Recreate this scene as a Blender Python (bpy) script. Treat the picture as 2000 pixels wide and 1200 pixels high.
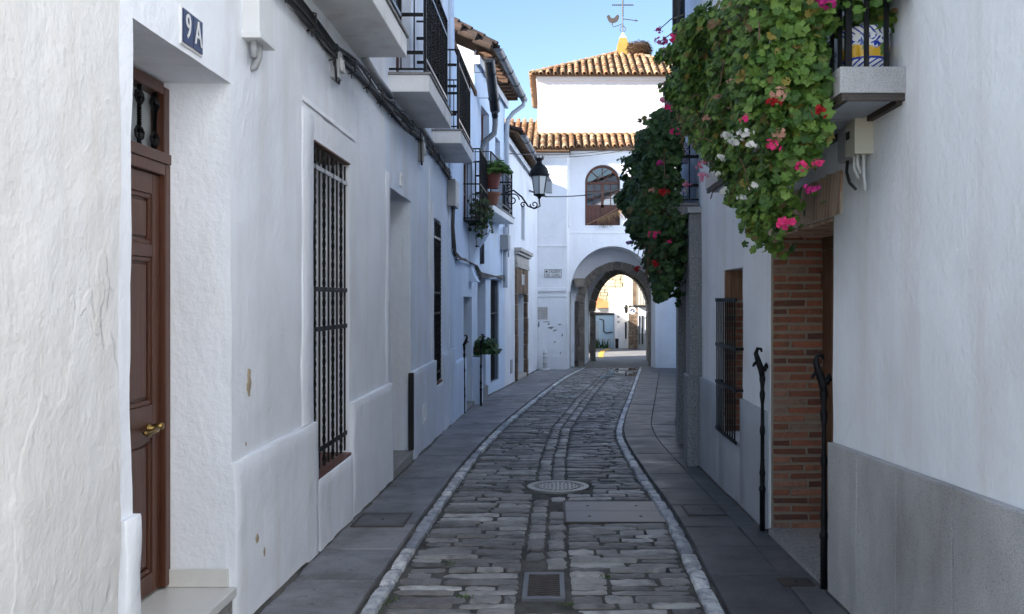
import bpy, bmesh, math, random
from mathutils import Vector, Matrix, noise
R = math.radians
random.seed(7)
sc = bpy.context.scene
for o in list(bpy.data.objects):
    bpy.data.objects.remove(o)

# ---------------------------------------------------------------- camera
F = 1670.0; CX = 1080.0; CY = 585.0; ZC = 1.57      # focal length and vanishing point in photo pixels
cam_d = bpy.data.cameras.new('camera'); cam = bpy.data.objects.new('camera', cam_d)
sc.collection.objects.link(cam); sc.camera = cam
cam.location = (0, 0, ZC); cam.rotation_euler = (R(90), 0, 0)
cam_d.sensor_width = 36; cam_d.lens = F / 2000 * 36
cam_d.shift_x = -(CX - 1000) / 2000; cam_d.shift_y = -(600 - CY) / 2000
cam_d.clip_start = .05; cam_d.clip_end = 4000

# ---------------------------------------------------------------- sky and sun
SUN_AZ, SUN_EL = 64.0, 27.0      # degrees to the left of straight behind the viewer, and above the horizon
world = bpy.data.worlds.new('World'); sc.world = world; world.use_nodes = True
wt = world.node_tree; wt.nodes.clear()
sky = wt.nodes.new('ShaderNodeTexSky'); sky.sky_type = 'NISHITA'; sky.sun_disc = False
sky.sun_elevation = R(SUN_EL); sky.sun_rotation = R(180 + SUN_AZ)
sky.air_density = 1.0; sky.dust_density = .25; sky.ozone_density = 2.2
bg = wt.nodes.new('ShaderNodeBackground'); bg.inputs[1].default_value = .091
wo = wt.nodes.new('ShaderNodeOutputWorld')
wt.links.new(sky.outputs[0], bg.inputs[0]); wt.links.new(bg.outputs[0], wo.inputs[0])
sun_dir = Vector((-math.sin(R(SUN_AZ)) * math.cos(R(SUN_EL)), -math.cos(R(SUN_AZ)) * math.cos(R(SUN_EL)), math.sin(R(SUN_EL))))
sl = bpy.data.lights.new('sun', 'SUN'); sl.energy = 4.8; sl.angle = R(.5); sl.color = (1, .955, .90)
so = bpy.data.objects.new('sun', sl); sc.collection.objects.link(so)
so.rotation_euler = (-sun_dir).to_track_quat('-Z', 'Y').to_euler(); so.location = (-20, -10, 20)
vs = sc.view_settings
vs.view_transform = 'Standard'; vs.look = 'None'; vs.gamma = 1; vs.use_curve_mapping = False
vs.exposure = 1.78
sc.cycles.max_bounces = 7; sc.cycles.diffuse_bounces = 4; sc.cycles.glossy_bounces = 2; sc.cycles.transmission_bounces = 4; sc.cycles.transparent_max_bounces = 8; sc.cycles.use_adaptive_sampling = True; sc.cycles.adaptive_threshold = .02

# ---------------------------------------------------------------- node helpers and materials
class NT:
    def __init__(s, name):
        s.m = bpy.data.materials.new(name); s.m.use_nodes = True
        s.t = s.m.node_tree; s.t.nodes.clear()
        s.out = s.n('ShaderNodeOutputMaterial')
        s.b = s.n('ShaderNodeBsdfPrincipled'); s.l(s.b.outputs[0], s.out.inputs[0])
        s._g = None
    def n(s, k): return s.t.nodes.new(k)
    def l(s, a, b): s.t.links.new(a, b)
    def put(s, sock, v):
        if hasattr(v, 'is_output'): s.l(v, sock)
        else: sock.default_value = v
    def pos(s):
        if s._g is None: s._g = s.n('ShaderNodeNewGeometry')
        return s._g.outputs['Position']
    def mapped(s, scale):
        mp = s.n('ShaderNodeMapping'); mp.inputs['Scale'].default_value = scale
        s.l(s.pos(), mp.inputs[0]); return mp.outputs[0]
    def noise(s, scale, detail=4, rough=.55, vec=None, dist=0):
        k = s.n('ShaderNodeTexNoise'); k.inputs['Scale'].default_value = scale
        k.inputs['Detail'].default_value = detail; k.inputs['Roughness'].default_value = rough
        k.inputs['Distortion'].default_value = dist
        s.l(vec or s.pos(), k.inputs['Vector']); return k.outputs['Fac']
    def ncol(s, scale):
        k = s.n('ShaderNodeTexNoise'); k.inputs['Scale'].default_value = scale; s.l(s.pos(), k.inputs['Vector']); return k.outputs['Color']
    def vor(s, scale, feature='F1', vec=None, out='Distance'):
        k = s.n('ShaderNodeTexVoronoi'); k.feature = feature; k.inputs['Scale'].default_value = scale
        s.l(vec or s.pos(), k.inputs['Vector']); return k.outputs[out]
    def ramp(s, fac, stops):
        k = s.n('ShaderNodeValToRGB'); e = k.color_ramp.elements
        while len(e) < len(stops): e.new(.5)
        for el, (p, c) in zip(e, stops):
            el.position = p
            el.color = (c, c, c, 1) if isinstance(c, (int, float)) else (*c, 1)
        s.l(fac, k.inputs[0]); return k.outputs[0]
    def mix(s, fac, a, b, mode='MIX'):
        k = s.n('ShaderNodeMix'); k.data_type = 'RGBA'; k.blend_type = mode
        s.put(k.inputs[0], fac)
        for i, v in ((6, a), (7, b)):
            s.put(k.inputs[i], v if hasattr(v, 'is_output') else (*v, 1))
        return k.outputs[2]
    def math(s, op, a, b=0.0):
        k = s.n('ShaderNodeMath'); k.operation = op
        s.put(k.inputs[0], a); s.put(k.inputs[1], b); return k.outputs[0]
    def rnd(s):
        a = s.n('ShaderNodeAttribute'); a.attribute_name = 'rnd'
        o = s.n('ShaderNodeObjectInfo')
        return s.math('FRACT', s.math('ADD', a.outputs['Fac'], o.outputs['Random']))
    def bump(s, h, strength=.3, dist=.01, prev=None):
        k = s.n('ShaderNodeBump'); k.inputs['Strength'].default_value = strength
        k.inputs['Distance'].default_value = dist; s.l(h, k.inputs['Height'])
        if prev is not None: s.l(prev, k.inputs['Normal'])
        return k.outputs[0]
    def done(s, col=None, rough=None, normal=None, metal=None, spec=None):
        if col is not None: s.put(s.b.inputs['Base Color'], col if hasattr(col, 'is_output') else (*col, 1))
        if rough is not None: s.put(s.b.inputs['Roughness'], rough)
        if normal is not None: s.l(normal, s.b.inputs['Normal'])
        if metal is not None: s.b.inputs['Metallic'].default_value = metal
        if spec is not None: s.b.inputs['Specular IOR Level'].default_value = spec
        return s.m

def plaster(name, base=(.78, .78, .77), dirt=(.55, .51, .45), lump=.5, dirt_amt=.35, scale=1.0, peel=0.0):
    t = NT(name)
    n1 = t.noise(1.1 * scale, 3, .6)
    n2 = t.noise(9 * scale, 3, .6)
    st = t.noise(2.2, 4, .6, t.mapped((1.6, 1.6, .22)))
    c = t.mix(t.ramp(n1, [(.42, 0), (.72, 1)]), base, tuple(b * .9 for b in base))
    c = t.mix(t.math('MULTIPLY', t.ramp(st, [(.5, 0), (.78, 1)]), dirt_amt), c, dirt)
    dr = t.ramp(t.noise(1.0, 4, .6, t.mapped((7, 7, .4))), [(.60, 0), (.72, 1)])
    c = t.mix(t.math('MULTIPLY', dr, .30 * dirt_amt), c, (.34, .33, .31))
    pa = t.ramp(t.noise(.55, 3, .5, None, .6), [(.53, 0), (.545, 1)])
    c = t.mix(t.math('MULTIPLY', pa, .10), c, (.55, .56, .58))
    spk = t.ramp(t.noise(26, 2, .5), [(.70, 0), (.78, 1)])
    c = t.mix(t.math('MULTIPLY', spk, .22 * dirt_amt), c, (.3, .28, .25))
    if peel > 1:
        pf = t.ramp(t.noise(3.2, 7, .62, dist=.4), [(.735 - peel, 0), (.745 - peel, 1)])
        c = t.mix(t.math('MULTIPLY', pf, .6), c, (.55, .47, .37))
    tr = t.noise(11, 3, .65, t.mapped((1, 1, .45)), .4)
    pit = t.noise(38, 3, .7)
    h = t.math('ADD', t.math('MULTIPLY', n2, 1.1), t.math('ADD', t.math('MULTIPLY', tr, .7), t.math('MULTIPLY', pit, .38)))
    if name == 'plaster_old':
        bl = t.ramp(t.noise(.75, 5, .65), [(.52, 0), (.70, 1)])
        c = t.mix(t.math('MULTIPLY', bl, .55), c, (.56, .51, .44))
        for sc2, th, hh in ((.8, .54, .55), (2.0, .60, .3)):
            fn = t.noise(sc2, 5, .55, t.mapped((1, 1.1, .8)), .4)
            h = t.math('ADD', h, t.math('MULTIPLY', t.ramp(fn, [(th, 0), (th + .012, 1)]), hh))
            eg = t.ramp(fn, [(th - .006, 0), (th + .004, 1), (th + .014, 0)])
            c = t.mix(t.math('MULTIPLY', eg, .10), c, (.40, .36, .31))
    b = t.bump(h, lump, .024)
    return t.done(c, .88, b, spec=.2)

M = {}
M['plaster_old'] = plaster('plaster_old', (.68, .675, .665), (.50, .44, .36), .40, .5, .9, .0)
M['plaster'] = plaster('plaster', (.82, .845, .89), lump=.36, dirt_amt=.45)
M['plaster_mid_shade'] = plaster('plaster_mid_shade', (.735, .80, .90), lump=.36, dirt_amt=.45)  # bluer copy of plaster for the far half: blue shade in the colour
M['plaster_blue_shade'] = plaster('plaster_blue_shade', (.66, .77, .92), lump=.4, dirt_amt=.3)  # whitewash farther down the street, the shade's blue mixed into its colour
M['plaster_right'] = plaster('plaster_right', (.81, .845, .89), lump=.38, dirt_amt=.34)
M['plaster_gate'] = plaster('plaster_gate', (.86, .86, .88), lump=.35, dirt_amt=.18, scale=.7)
M['plaster_tower'] = plaster('plaster_tower', (.68, .645, .66), lump=.12, dirt_amt=.1, scale=.6)
M['slab_white'] = plaster('slab_white', (.82, .82, .82), (.42, .37, .3), .25, .55)
M['plaster_cream'] = plaster('plaster_cream', (.74, .68, .57), lump=.3, dirt_amt=.3)
M['far_shade_blue'] = plaster('far_shade_blue', (.50, .66, .78), lump=.2, dirt_amt=.2)  # wall beyond the gate, its blue shade painted into the colour

def speck(name, a, b, scale, rough=.7, stain=.5, bumps=.15, spec=.3):
    t = NT(name)
    v = t.noise(scale, 2, .5); w = t.noise(scale * .45, 3, .6)
    c = t.mix(t.ramp(v, [(.35, 0), (.65, 1)]), a, b)
    c = t.mix(t.math('MULTIPLY', t.ramp(w, [(.6, 0), (.7, 1)]), .6), c, tuple(x * .45 for x in a))
    s1 = t.ramp(t.noise(1.4, 6, .65, t.mapped((1, 1, .45))), [(.45, 0), (.75, 1)])
    c = t.mix(t.math('MULTIPLY', s1, stain), c, (.12, .11, .10), 'MIX')
    return t.done(c, rough, t.bump(v, bumps, .003), spec=spec)
M['granite'] = speck('granite', (.36, .36, .365), (.54, .54, .54), 170, .65, .65)
M['granite_dark'] = speck('granite_dark', (.15, .155, .165), (.33, .335, .35), 90, .6, .35)
M['render_grey'] = speck('render_grey', (.34, .37, .41), (.44, .47, .51), 160, .85, .45)
M['concrete'] = speck('concrete', (.22, .22, .22), (.34, .33, .32), 60, .85, .5)
M['flag'] = None

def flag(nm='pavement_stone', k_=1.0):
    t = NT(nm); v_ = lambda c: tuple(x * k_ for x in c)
    r = t.rnd()
    base = t.ramp(r, [(0, v_((.082, .085, .095))), (.5, v_((.11, .11, .12))), (1, v_((.145, .14, .145)))])
    f = t.noise(75, 3, .6)
    c = t.mix(t.ramp(f, [(.3, .0), (.75, .55)]), base, v_((.2, .2, .205)))
    st = t.ramp(t.noise(2.2, 6, .7), [(.42, 0), (.72, 1)])
    c = t.mix(t.math('MULTIPLY', st, .75), c, (.05, .047, .043))
    gm = t.ramp(t.noise(17, 2, .5), [(.70, 0), (.73, 1)])
    c = t.mix(t.math('MULTIPLY', gm, .55), c, (.04, .038, .036))
    ro = t.ramp(t.noise(3, 4, .6), [(.3, .42), (.7, .68)])
    b = t.bump(t.noise(40, 4, .6), .25, .004)
    return t.done(c, ro, t.bump(t.noise(5, 4, .6), .25, .01, b), spec=.35)
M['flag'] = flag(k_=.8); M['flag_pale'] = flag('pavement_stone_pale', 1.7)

def cobble():
    t = NT('cobble_stone')
    r = t.rnd()
    base = t.ramp(r, [(0, (.085, .077, .073)), (.25, (.145, .134, .126)), (.5, (.22, .207, .195)), (.72, (.31, .295, .28)), (.9, (.42, .405, .38)), (1, (.66, .64, .61))])
    n = t.noise(13, 6, .65)
    c = t.mix(t.ramp(n, [(.3, 0), (.75, .75)]), base, (.21, .205, .2))
    w = t.ramp(t.noise(45, 4, .7), [(.55, 0), (.72, 1)])
    c = t.mix(t.math('MULTIPLY', w, .35), c, (.32, .31, .30))
    d = t.ramp(t.noise(6, 5, .6), [(.5, 0), (.75, 1)])
    c = t.mix(t.math('MULTIPLY', d, .6), c, (.05, .045, .04))
    bd = t.ramp(t.noise(1.1, 5, .65), [(.45, 0), (.68, 1)])
    c = t.mix(t.math('MULTIPLY', bd, .5), c, (.06, .056, .055))
    ro = t.ramp(t.noise(9, 4, .6), [(.3, .34), (.7, .62)])
    b = t.bump(n, .8, .022)
    return t.done(c, ro, t.bump(t.noise(60, 3, .6), .35, .005, b), spec=.4)
M['cobble'] = cobble()

def kerb_mat():
    t = NT('kerb_stone')
    r = t.rnd()
    base = t.ramp(r, [(0, (.24, .26, .30)), (.22, (.52, .53, .54)), (.6, (.70, .70, .68)), (1, (.80, .79, .76))])
    n = t.noise(11, 6, .7)
    c = t.mix(t.ramp(n, [(.44, 0), (.60, .85)]), base, (.22, .24, .28))
    c = t.mix(t.math('MULTIPLY', t.ramp(t.noise(2.5, 5, .7), [(.5, 0), (.62, 1)]), .6), c, (.16, .165, .18))
    b = t.bump(n, .6, .015)
    return t.done(c, .55, t.bump(t.noise(60, 3, .6), .3, .004, b), spec=.35)
M['kerb'] = kerb_mat()

def soil():
    t = NT('joint_soil')
    c = t.mix(t.ramp(t.noise(4, 6, .7), [(.35, 0), (.65, 1)]), (.028, .027, .025), (.12, .113, .10))
    return t.done(c, .9, t.bump(t.noise(50, 4, .7), .6, .01))
M['soil'] = soil()
def asphalt():
    t = NT('asphalt')
    c = t.mix(t.ramp(t.noise(.6, 5, .6), [(.35, 0), (.7, 1)]), (.16, .15, .145), (.24, .225, .215))
    return t.done(c, .8, t.bump(t.noise(60, 3, .6), .4, .006))
M['asphalt'] = asphalt()

def pale():
    t = NT('bounce_paving')
    c = t.mix(t.ramp(t.noise(.8, 5, .6), [(.35, 0), (.7, 1)]), (.40, .37, .33), (.50, .47, .42))
    return t.done(c, .85, t.bump(t.noise(30, 3, .6), .3, .006))
M['bounce_paving'] = pale()  # unseen ground made pale to bounce more sunlight into the street
def paint(name, col, rough=.4, metal=0, var=.25, bumps=.1, bs=40, spec=.5):
    t = NT(name)
    n = t.noise(7, 5, .65)
    c = t.mix(t.math('MULTIPLY', n, var * 2), col, tuple(x * .45 for x in col))
    return t.done(c, rough, t.bump(t.noise(bs, 4, .6), bumps, .003), metal=metal, spec=spec)
M['iron'] = paint('iron', (.008, .008, .009), .5, 0, .1, .15, 90, spec=.22)
M['iron_glint'] = paint('iron_glint', (.16, .16, .165), .35, .4, .3, .15, 90)  # lightened iron for rails: the sky highlight is in the base colour
M['zinc'] = paint('zinc', (.20, .21, .22), .45, .7, .4, .12, 20)
M['zinc_dark'] = paint('zinc_dark', (.045, .048, .053), .4, .6, .4, .12, 20)
M['zinc_light'] = paint('zinc_light', (.5, .55, .6), .6, 0, .2, .1, 20)
M['brass'] = paint('brass', (.30, .20, .07), .38, 1, .4, .1)
M['plastic_cream'] = paint('plastic_cream', (.62, .60, .49), .5, 0, .15, .05)
M['plastic_grey'] = paint('plastic_grey', (.42, .43, .44), .5, 0, .3, .05)
M['plastic_white'] = paint('plastic_white', (.74, .74, .73), .5, 0, .15, .05)
M['cable'] = paint('cable', (.035, .034, .034), .55, 0, .4, .1)
M['cable_grey'] = paint('cable_grey', (.17, .165, .16), .6, 0, .4, .1)
M['black'] = paint('black', (.008, .008, .008), .7, 0, .1, .1)
M['dark_room'] = paint('dark_room', (.012, .011, .010), .9, 0, .1, .1)
M['curtain'] = paint('curtain', (.72, .72, .70), .9, 0, .1, .2, 6)
M['marble'] = paint('marble', (.68, .67, .64), .28, 0, .18, .03, 6)
M['steel_plate'] = paint('steel_plate', (.15, .155, .17), .45, .25, .35, .3, 150)
M['cast_light'] = paint('cast_light', (.42, .42, .40), .45, .4, .35, .25, 60)
M['rust_iron'] = paint('rust_iron', (.10, .082, .072), .6, .3, .4, .4, 60)
M['yellow_line'] = paint('yellow_line', (.75, .45, .05), .7)
M['lamp_glass'] = paint('lamp_glass', (.62, .62, .60), .3, 0, .1, .05)
M['peel'] = paint('peel', (.42, .34, .24), .9, 0, .5, .5, 30)
M['scuff'] = paint('scuff', (.40, .39, .38), .9, 0, .5, .5, 30)
M['wet'] = paint('wet', (.03, .032, .036), .03, 0, .1, .02, 3)

def wood(name, a, b, rough=.4, sc_=(30, 30, 1.4), spec=.45):
    t = NT(name)
    n = t.noise(1.5, 5, .6, t.mapped(sc_), .6)
    c = t.mix(t.ramp(n, [(.3, 0), (.7, 1)]), a, b)
    return t.done(c, rough, t.bump(n, .25, .004), spec=spec)
M['door_wood'] = wood('door_wood', (.055, .019, .010), (.092, .034, .019), .36)
M['old_wood'] = wood('old_wood', (.055, .026, .014), (.16, .078, .036), .6)
M['lintel_wood'] = wood('lintel_wood', (.13, .065, .035), (.28, .16, .095), .7)
M['window_wood'] = wood('window_wood', (.07, .022, .013), (.13, .045, .027), .5)
M['dry_palm'] = wood('dry_palm', (.13, .07, .03), (.30, .19, .09), .8, (12, 12, 12))

def brick():
    t = NT('brick')
    r = t.rnd()
    base = t.ramp(r, [(0, (.12, .048, .036)), (.3, (.24, .088, .056)), (.6, (.36, .128, .075)), (.85, (.38, .17, .11)), (1, (.26, .19, .15))])
    n = t.noise(18, 6, .7)
    c = t.mix(t.ramp(n, [(.42, 0), (.72, .8)]), base, (.11, .075, .06))
    w = t.ramp(t.noise(35, 5, .7), [(.6, 0), (.75, 1)])
    c = t.mix(t.math('MULTIPLY', w, .5), c, (.42, .36, .30))
    return t.done(c, .85, t.bump(n, .8, .014), spec=.2)
M['brick'] = brick()
def brick_pale():
    t = NT('brick_pale')
    r = t.rnd()
    base = t.ramp(r, [(0, (.42, .26, .18)), (.5, (.56, .38, .28)), (1, (.66, .49, .38))])
    n = t.noise(24, 6, .7)
    c = t.mix(t.ramp(n, [(.45, 0), (.75, .5)]), base, (.28, .19, .14))
    return t.done(c, .85, t.bump(n, .6, .01), spec=.2)
M['brick_pale'] = brick_pale()
def mortar(name, a, b):
    t = NT(name)
    return t.done(t.mix(t.noise(20, 5, .7), a, b), .92, t.bump(t.noise(45, 4, .7), .6, .01), spec=.15)
M['mortar'] = mortar('mortar', (.20, .165, .13), (.36, .31, .25))
M['mortar_pale'] = mortar('mortar_pale', (.46, .40, .33), (.60, .54, .46))

def terracotta():
    t = NT('terracotta')
    r = t.rnd()
    base = t.ramp(r, [(0, (.16, .085, .05)), (.25, (.33, .17, .08)), (.5, (.42, .27, .14)), (.75, (.46, .34, .21)), (1, (.47, .20, .10))])
    n = t.noise(5, 6, .7)
    c = t.mix(t.ramp(n, [(.42, 0), (.66, .75)]), base, (.12, .085, .055))
    li = t.ramp(t.noise(9, 5, .7), [(.56, 0), (.66, 1)])
    c = t.mix(t.math('MULTIPLY', li, .55), c, (.58, .52, .38))
    return t.done(c, .9, t.bump(n, .5, .02), spec=.15)
M['tile'] = terracotta()
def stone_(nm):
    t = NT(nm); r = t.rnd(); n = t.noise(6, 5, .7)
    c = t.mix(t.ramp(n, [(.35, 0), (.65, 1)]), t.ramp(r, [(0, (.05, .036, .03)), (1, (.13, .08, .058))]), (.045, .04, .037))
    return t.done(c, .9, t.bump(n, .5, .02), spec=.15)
M['tile_shade'] = mortar('tile_bed', (.10, .06, .035), (.20, .12, .07))
M['tile_shaded'] = stone_('tile_shaded')  # darkened tile copy: shade on the left roofs put into the colour
M['tile_red'] = paint('tile_red', (.60, .22, .07), .85, 0, .3, .4, 12)

def stone(name, a, b, scale=3.0, bl=.6):
    t = NT(name)
    r = t.rnd()
    n = t.noise(scale, 7, .68)
    c = t.mix(t.ramp(n, [(.35, 0), (.7, 1)]), a, b)
    c = t.mix(t.math('MULTIPLY', r, .45), c, tuple(x * .55 for x in a))
    return t.done(c, .88, t.bump(n, bl, .03), spec=.2)
M['arch_stone'] = stone('arch_stone', (.17, .145, .12), (.34, .295, .245))
M['ruin_stone'] = stone('ruin_stone', (.45, .36, .22), (.72, .62, .43), 1.5, 1)
M['brown_stone'] = stone('brown_stone', (.13, .085, .06), (.30, .215, .15), 5)
M['pinnacle'] = stone('pinnacle', (.36, .24, .06), (.45, .28, .075), 4, .4)
M['cornice_stone'] = stone('cornice_stone', (.42, .39, .36), (.58, .55, .51), 4, .4)

def leaf(name, cols, trans=.25):
    t = NT(name)
    r = t.rnd()
    c = t.ramp(r, cols)
    c = t.mix(t.math('MULTIPLY', t.noise(35, 3, .6), .5), c, tuple(x * .45 for x in cols[0][1]))
    t.done(c, .48, t.bump(t.noise(90, 2, .5), .2, .003), spec=.35)
    tb = t.n('ShaderNodeBsdfTranslucent'); t.put(tb.inputs[0], c)
    mx = t.n('ShaderNodeMixShader'); mx.inputs[0].default_value = trans
    t.l(t.b.outputs[0], mx.inputs[1]); t.l(tb.outputs[0], mx.inputs[2]); t.l(mx.outputs[0], t.out.inputs[0])
    return t.m
M['leaf'] = leaf('leaf', [(0, (.040, .10, .018)), (.3, (.080, .17, .028)), (.6, (.135, .255, .040)), (.90, (.22, .35, .065)), (.945, (.13, .21, .05)), (.955, (.34, .27, .04)), (1, (.20, .11, .055))])
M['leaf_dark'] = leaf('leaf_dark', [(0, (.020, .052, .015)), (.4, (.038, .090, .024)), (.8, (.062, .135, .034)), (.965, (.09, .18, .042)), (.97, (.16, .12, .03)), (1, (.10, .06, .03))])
M['leaf_grass'] = leaf('leaf_grass', [(0, (.05, .11, .02)), (1, (.12, .20, .03))])
M['stem'] = paint('stem', (.10, .095, .035), .7)
M['stem_brown'] = paint('stem_brown', (.15, .085, .045), .8)
def petal(name, col):
    t = NT(name)
    r = t.rnd()
    c = t.mix(t.math('MULTIPLY', t.noise(60, 2, .5), .7), col, tuple(x * .55 for x in col))
    t.done(c, .6, spec=.2)
    tb = t.n('ShaderNodeBsdfTranslucent'); t.put(tb.inputs[0], c)
    mx = t.n('ShaderNodeMixShader'); mx.inputs[0].default_value = .3
    t.l(t.b.outputs[0], mx.inputs[1]); t.l(tb.outputs[0], mx.inputs[2]); t.l(mx.outputs[0], t.out.inputs[0])
    return t.m
M['petal_pink'] = petal('petal_pink', (.85, .05, .22))
M['petal_pale'] = petal('petal_pale', (.85, .30, .45))
M['petal_white'] = petal('petal_white', (.85, .84, .80))
M['petal_red'] = petal('petal_red', (.42, .012, .018))
M['petal_violet'] = petal('petal_violet', (.20, .06, .40))
M['petal_peach'] = petal('petal_peach', (.60, .33, .24))
M['petal_magenta'] = petal('petal_magenta', (.55, .03, .22))

def glass():
    t = NT('window_glass')
    tr = t.n('ShaderNodeBsdfTransparent'); tr.inputs[0].default_value = (.75, .78, .8, 1)
    gl = t.n('ShaderNodeBsdfGlossy'); gl.inputs['Roughness'].default_value = .02
    lw = t.n('ShaderNodeLayerWeight'); lw.inputs[0].default_value = .55
    mx = t.n('ShaderNodeMixShader'); t.l(lw.outputs['Fresnel'], mx.inputs[0])
    t.l(tr.outputs[0], mx.inputs[1]); t.l(gl.outputs[0], mx.inputs[2]); t.l(mx.outputs[0], t.out.inputs[0])
    return t.m
M['glass'] = glass()
M['frosted'] = paint('frosted', (.42, .45, .46), .25, 0, .1, .05)
# ---------------------------------------------------------------- mesh helpers
COL = sc.collection
WORLD = {}                                   # world translation of every parent made here
def props(o, label=None, cat=None, group=None, kind=None):
    for k, v in (('label', label), ('category', cat), ('group', group), ('kind', kind)):
        if v: o[k] = v
    return o
def thing(name, loc, label, cat, group=None):
    o = bpy.data.objects.new(name, None); COL.objects.link(o)
    o.location = loc; o.empty_display_size = .2
    WORLD[o] = Vector(loc)
    return props(o, label, cat, group)
def attach(o, parent, world=None):
    if world is not None: o.matrix_basis = world
    if parent is not None:
        o.parent = parent
        o.matrix_parent_inverse = Matrix.Translation(-WORLD.get(parent, Vector((0, 0, 0))))
    return o
def link(name, me, mat=None, parent=None, world=None, label=None, cat=None, group=None, kind=None):
    o = bpy.data.objects.new(name, me); COL.objects.link(o)
    if mat is not None and not me.materials: me.materials.append(M[mat] if isinstance(mat, str) else mat)
    attach(o, parent, world)
    return props(o, label, cat, group, kind)

class MB:
    def __init__(s): s.v = []; s.f = []; s.r = []
    def add(s, vs, fs, rnd=0.0):
        k = len(s.v); s.v += [tuple(v) for v in vs]; s.f += [tuple(i + k for i in f) for f in fs]
        s.r += [rnd] * len(vs); return s
    def box(s, a, b, rnd=0.0, M4=None):
        x0, y0, z0 = (min(a[i], b[i]) for i in range(3)); x1, y1, z1 = (max(a[i], b[i]) for i in range(3))
        v = [Vector(p) for p in ((x0, y0, z0), (x1, y0, z0), (x1, y1, z0), (x0, y1, z0), (x0, y0, z1), (x1, y0, z1), (x1, y1, z1), (x0, y1, z1))]
        if M4 is not None: v = [M4 @ p for p in v]
        return s.add(v, [(3, 2, 1, 0), (4, 5, 6, 7), (0, 1, 5, 4), (1, 2, 6, 5), (2, 3, 7, 6), (3, 0, 4, 7)], rnd)
    def quad(s, a, b, c, d, rnd=0.0): return s.add([a, b, c, d], [(0, 1, 2, 3)], rnd)
    def prism(s, pts, vec, rnd=0.0):
        vec = Vector(vec); pts = [Vector(p) for p in pts]; n = len(pts)
        fs = [tuple(range(n)), tuple(range(2 * n - 1, n - 1, -1))] + [(i, i + n, (i + 1) % n + n, (i + 1) % n) for i in range(n)]
        return s.add(pts + [p + vec for p in pts], fs, rnd)
    def tube(s, path, r, n=8, rnd=0.0, cap=True):
        path = [Vector(p) for p in path]; m = len(path); vs = []; fs = []
        up = None
        for i, p in enumerate(path):
            t = (path[min(i + 1, m - 1)] - path[max(i - 1, 0)]).normalized()
            if up is None:
                up = Vector((0, 0, 1)) if abs(t.z) < .9 else Vector((1, 0, 0))
            a = t.cross(up).normalized(); b = a.cross(t).normalized(); up = b
            rr = r[i] if isinstance(r, (list, tuple)) else r
            vs += [p + (a * math.cos(2 * math.pi * k / n) + b * math.sin(2 * math.pi * k / n)) * rr for k in range(n)]
        for i in range(m - 1):
            fs += [(i * n + k, i * n + (k + 1) % n, (i + 1) * n + (k + 1) % n, (i + 1) * n + k) for k in range(n)]
        if cap: fs += [tuple(range(n - 1, -1, -1)), tuple(range((m - 1) * n, m * n))]
        return s.add(vs, fs, rnd)
    def lathe(s, prof, c, n=16, rnd=0.0, sy=1.0):
        c = Vector(c); m = len(prof); vs = []; fs = []
        for r, z in prof:
            vs += [c + Vector((r * math.cos(2 * math.pi * k / n), sy * r * math.sin(2 * math.pi * k / n), z)) for k in range(n)]
        for i in range(m - 1):
            fs += [(i * n + k, i * n + (k + 1) % n, (i + 1) * n + (k + 1) % n, (i + 1) * n + k) for k in range(n)]
        fs += [tuple(range(n - 1, -1, -1)), tuple(range((m - 1) * n, m * n))]
        return s.add(vs, fs, rnd)
    def mesh(s, name, bevel=0, smooth=False, jitter=0, fixn=True):
        me = bpy.data.meshes.new(name); me.from_pydata(s.v, [], s.f)
        if any(s.r):
            a = me.attributes.new('rnd', 'FLOAT', 'POINT'); a.data.foreach_set('value', s.r)
        bm = bmesh.new(); bm.from_mesh(me)
        if fixn: bmesh.ops.recalc_face_normals(bm, faces=bm.faces)
        if bevel:
            bmesh.ops.bevel(bm, geom=[e for e in bm.edges if e.calc_face_angle(0) > .5], offset=bevel, segments=2, affect='EDGES', profile=.6)
        if jitter:
            for v in bm.verts:
                v.co += noise.noise_vector(v.co * 9) * jitter
        bm.to_mesh(me); bm.free()
        if smooth: me.polygons.foreach_set('use_smooth', [True] * len(me.polygons))
        me.update(); return me
    def build(s, name, mat, parent=None, bevel=0, smooth=False, jitter=0, **kw):
        return link(name, s.mesh(name, bevel, smooth, jitter), mat, parent, None, **kw)

class Frame:                                  # facade frame: s along the wall, z up, d out into the street
    def __init__(f, org, u, n): f.o = Vector((org[0], org[1], 0)); f.u = Vector((u[0], u[1], 0)).normalized(); f.n = Vector((n[0], n[1], 0)).normalized()
    def p(f, s, z, d=0): return f.o + f.u * s + f.n * d + Vector((0, 0, z))
    def m(f): return Matrix(((f.u.x, f.n.x, 0, f.o.x), (f.u.y, f.n.y, 0, f.o.y), (0, 0, 1, 0), (0, 0, 0, 1)))
    def box(f, mb, s0, s1, z0, z1, d0, d1, rnd=0.0): return mb.box((s0, d0, z0), (s1, d1, z1), rnd, f.m())

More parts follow.
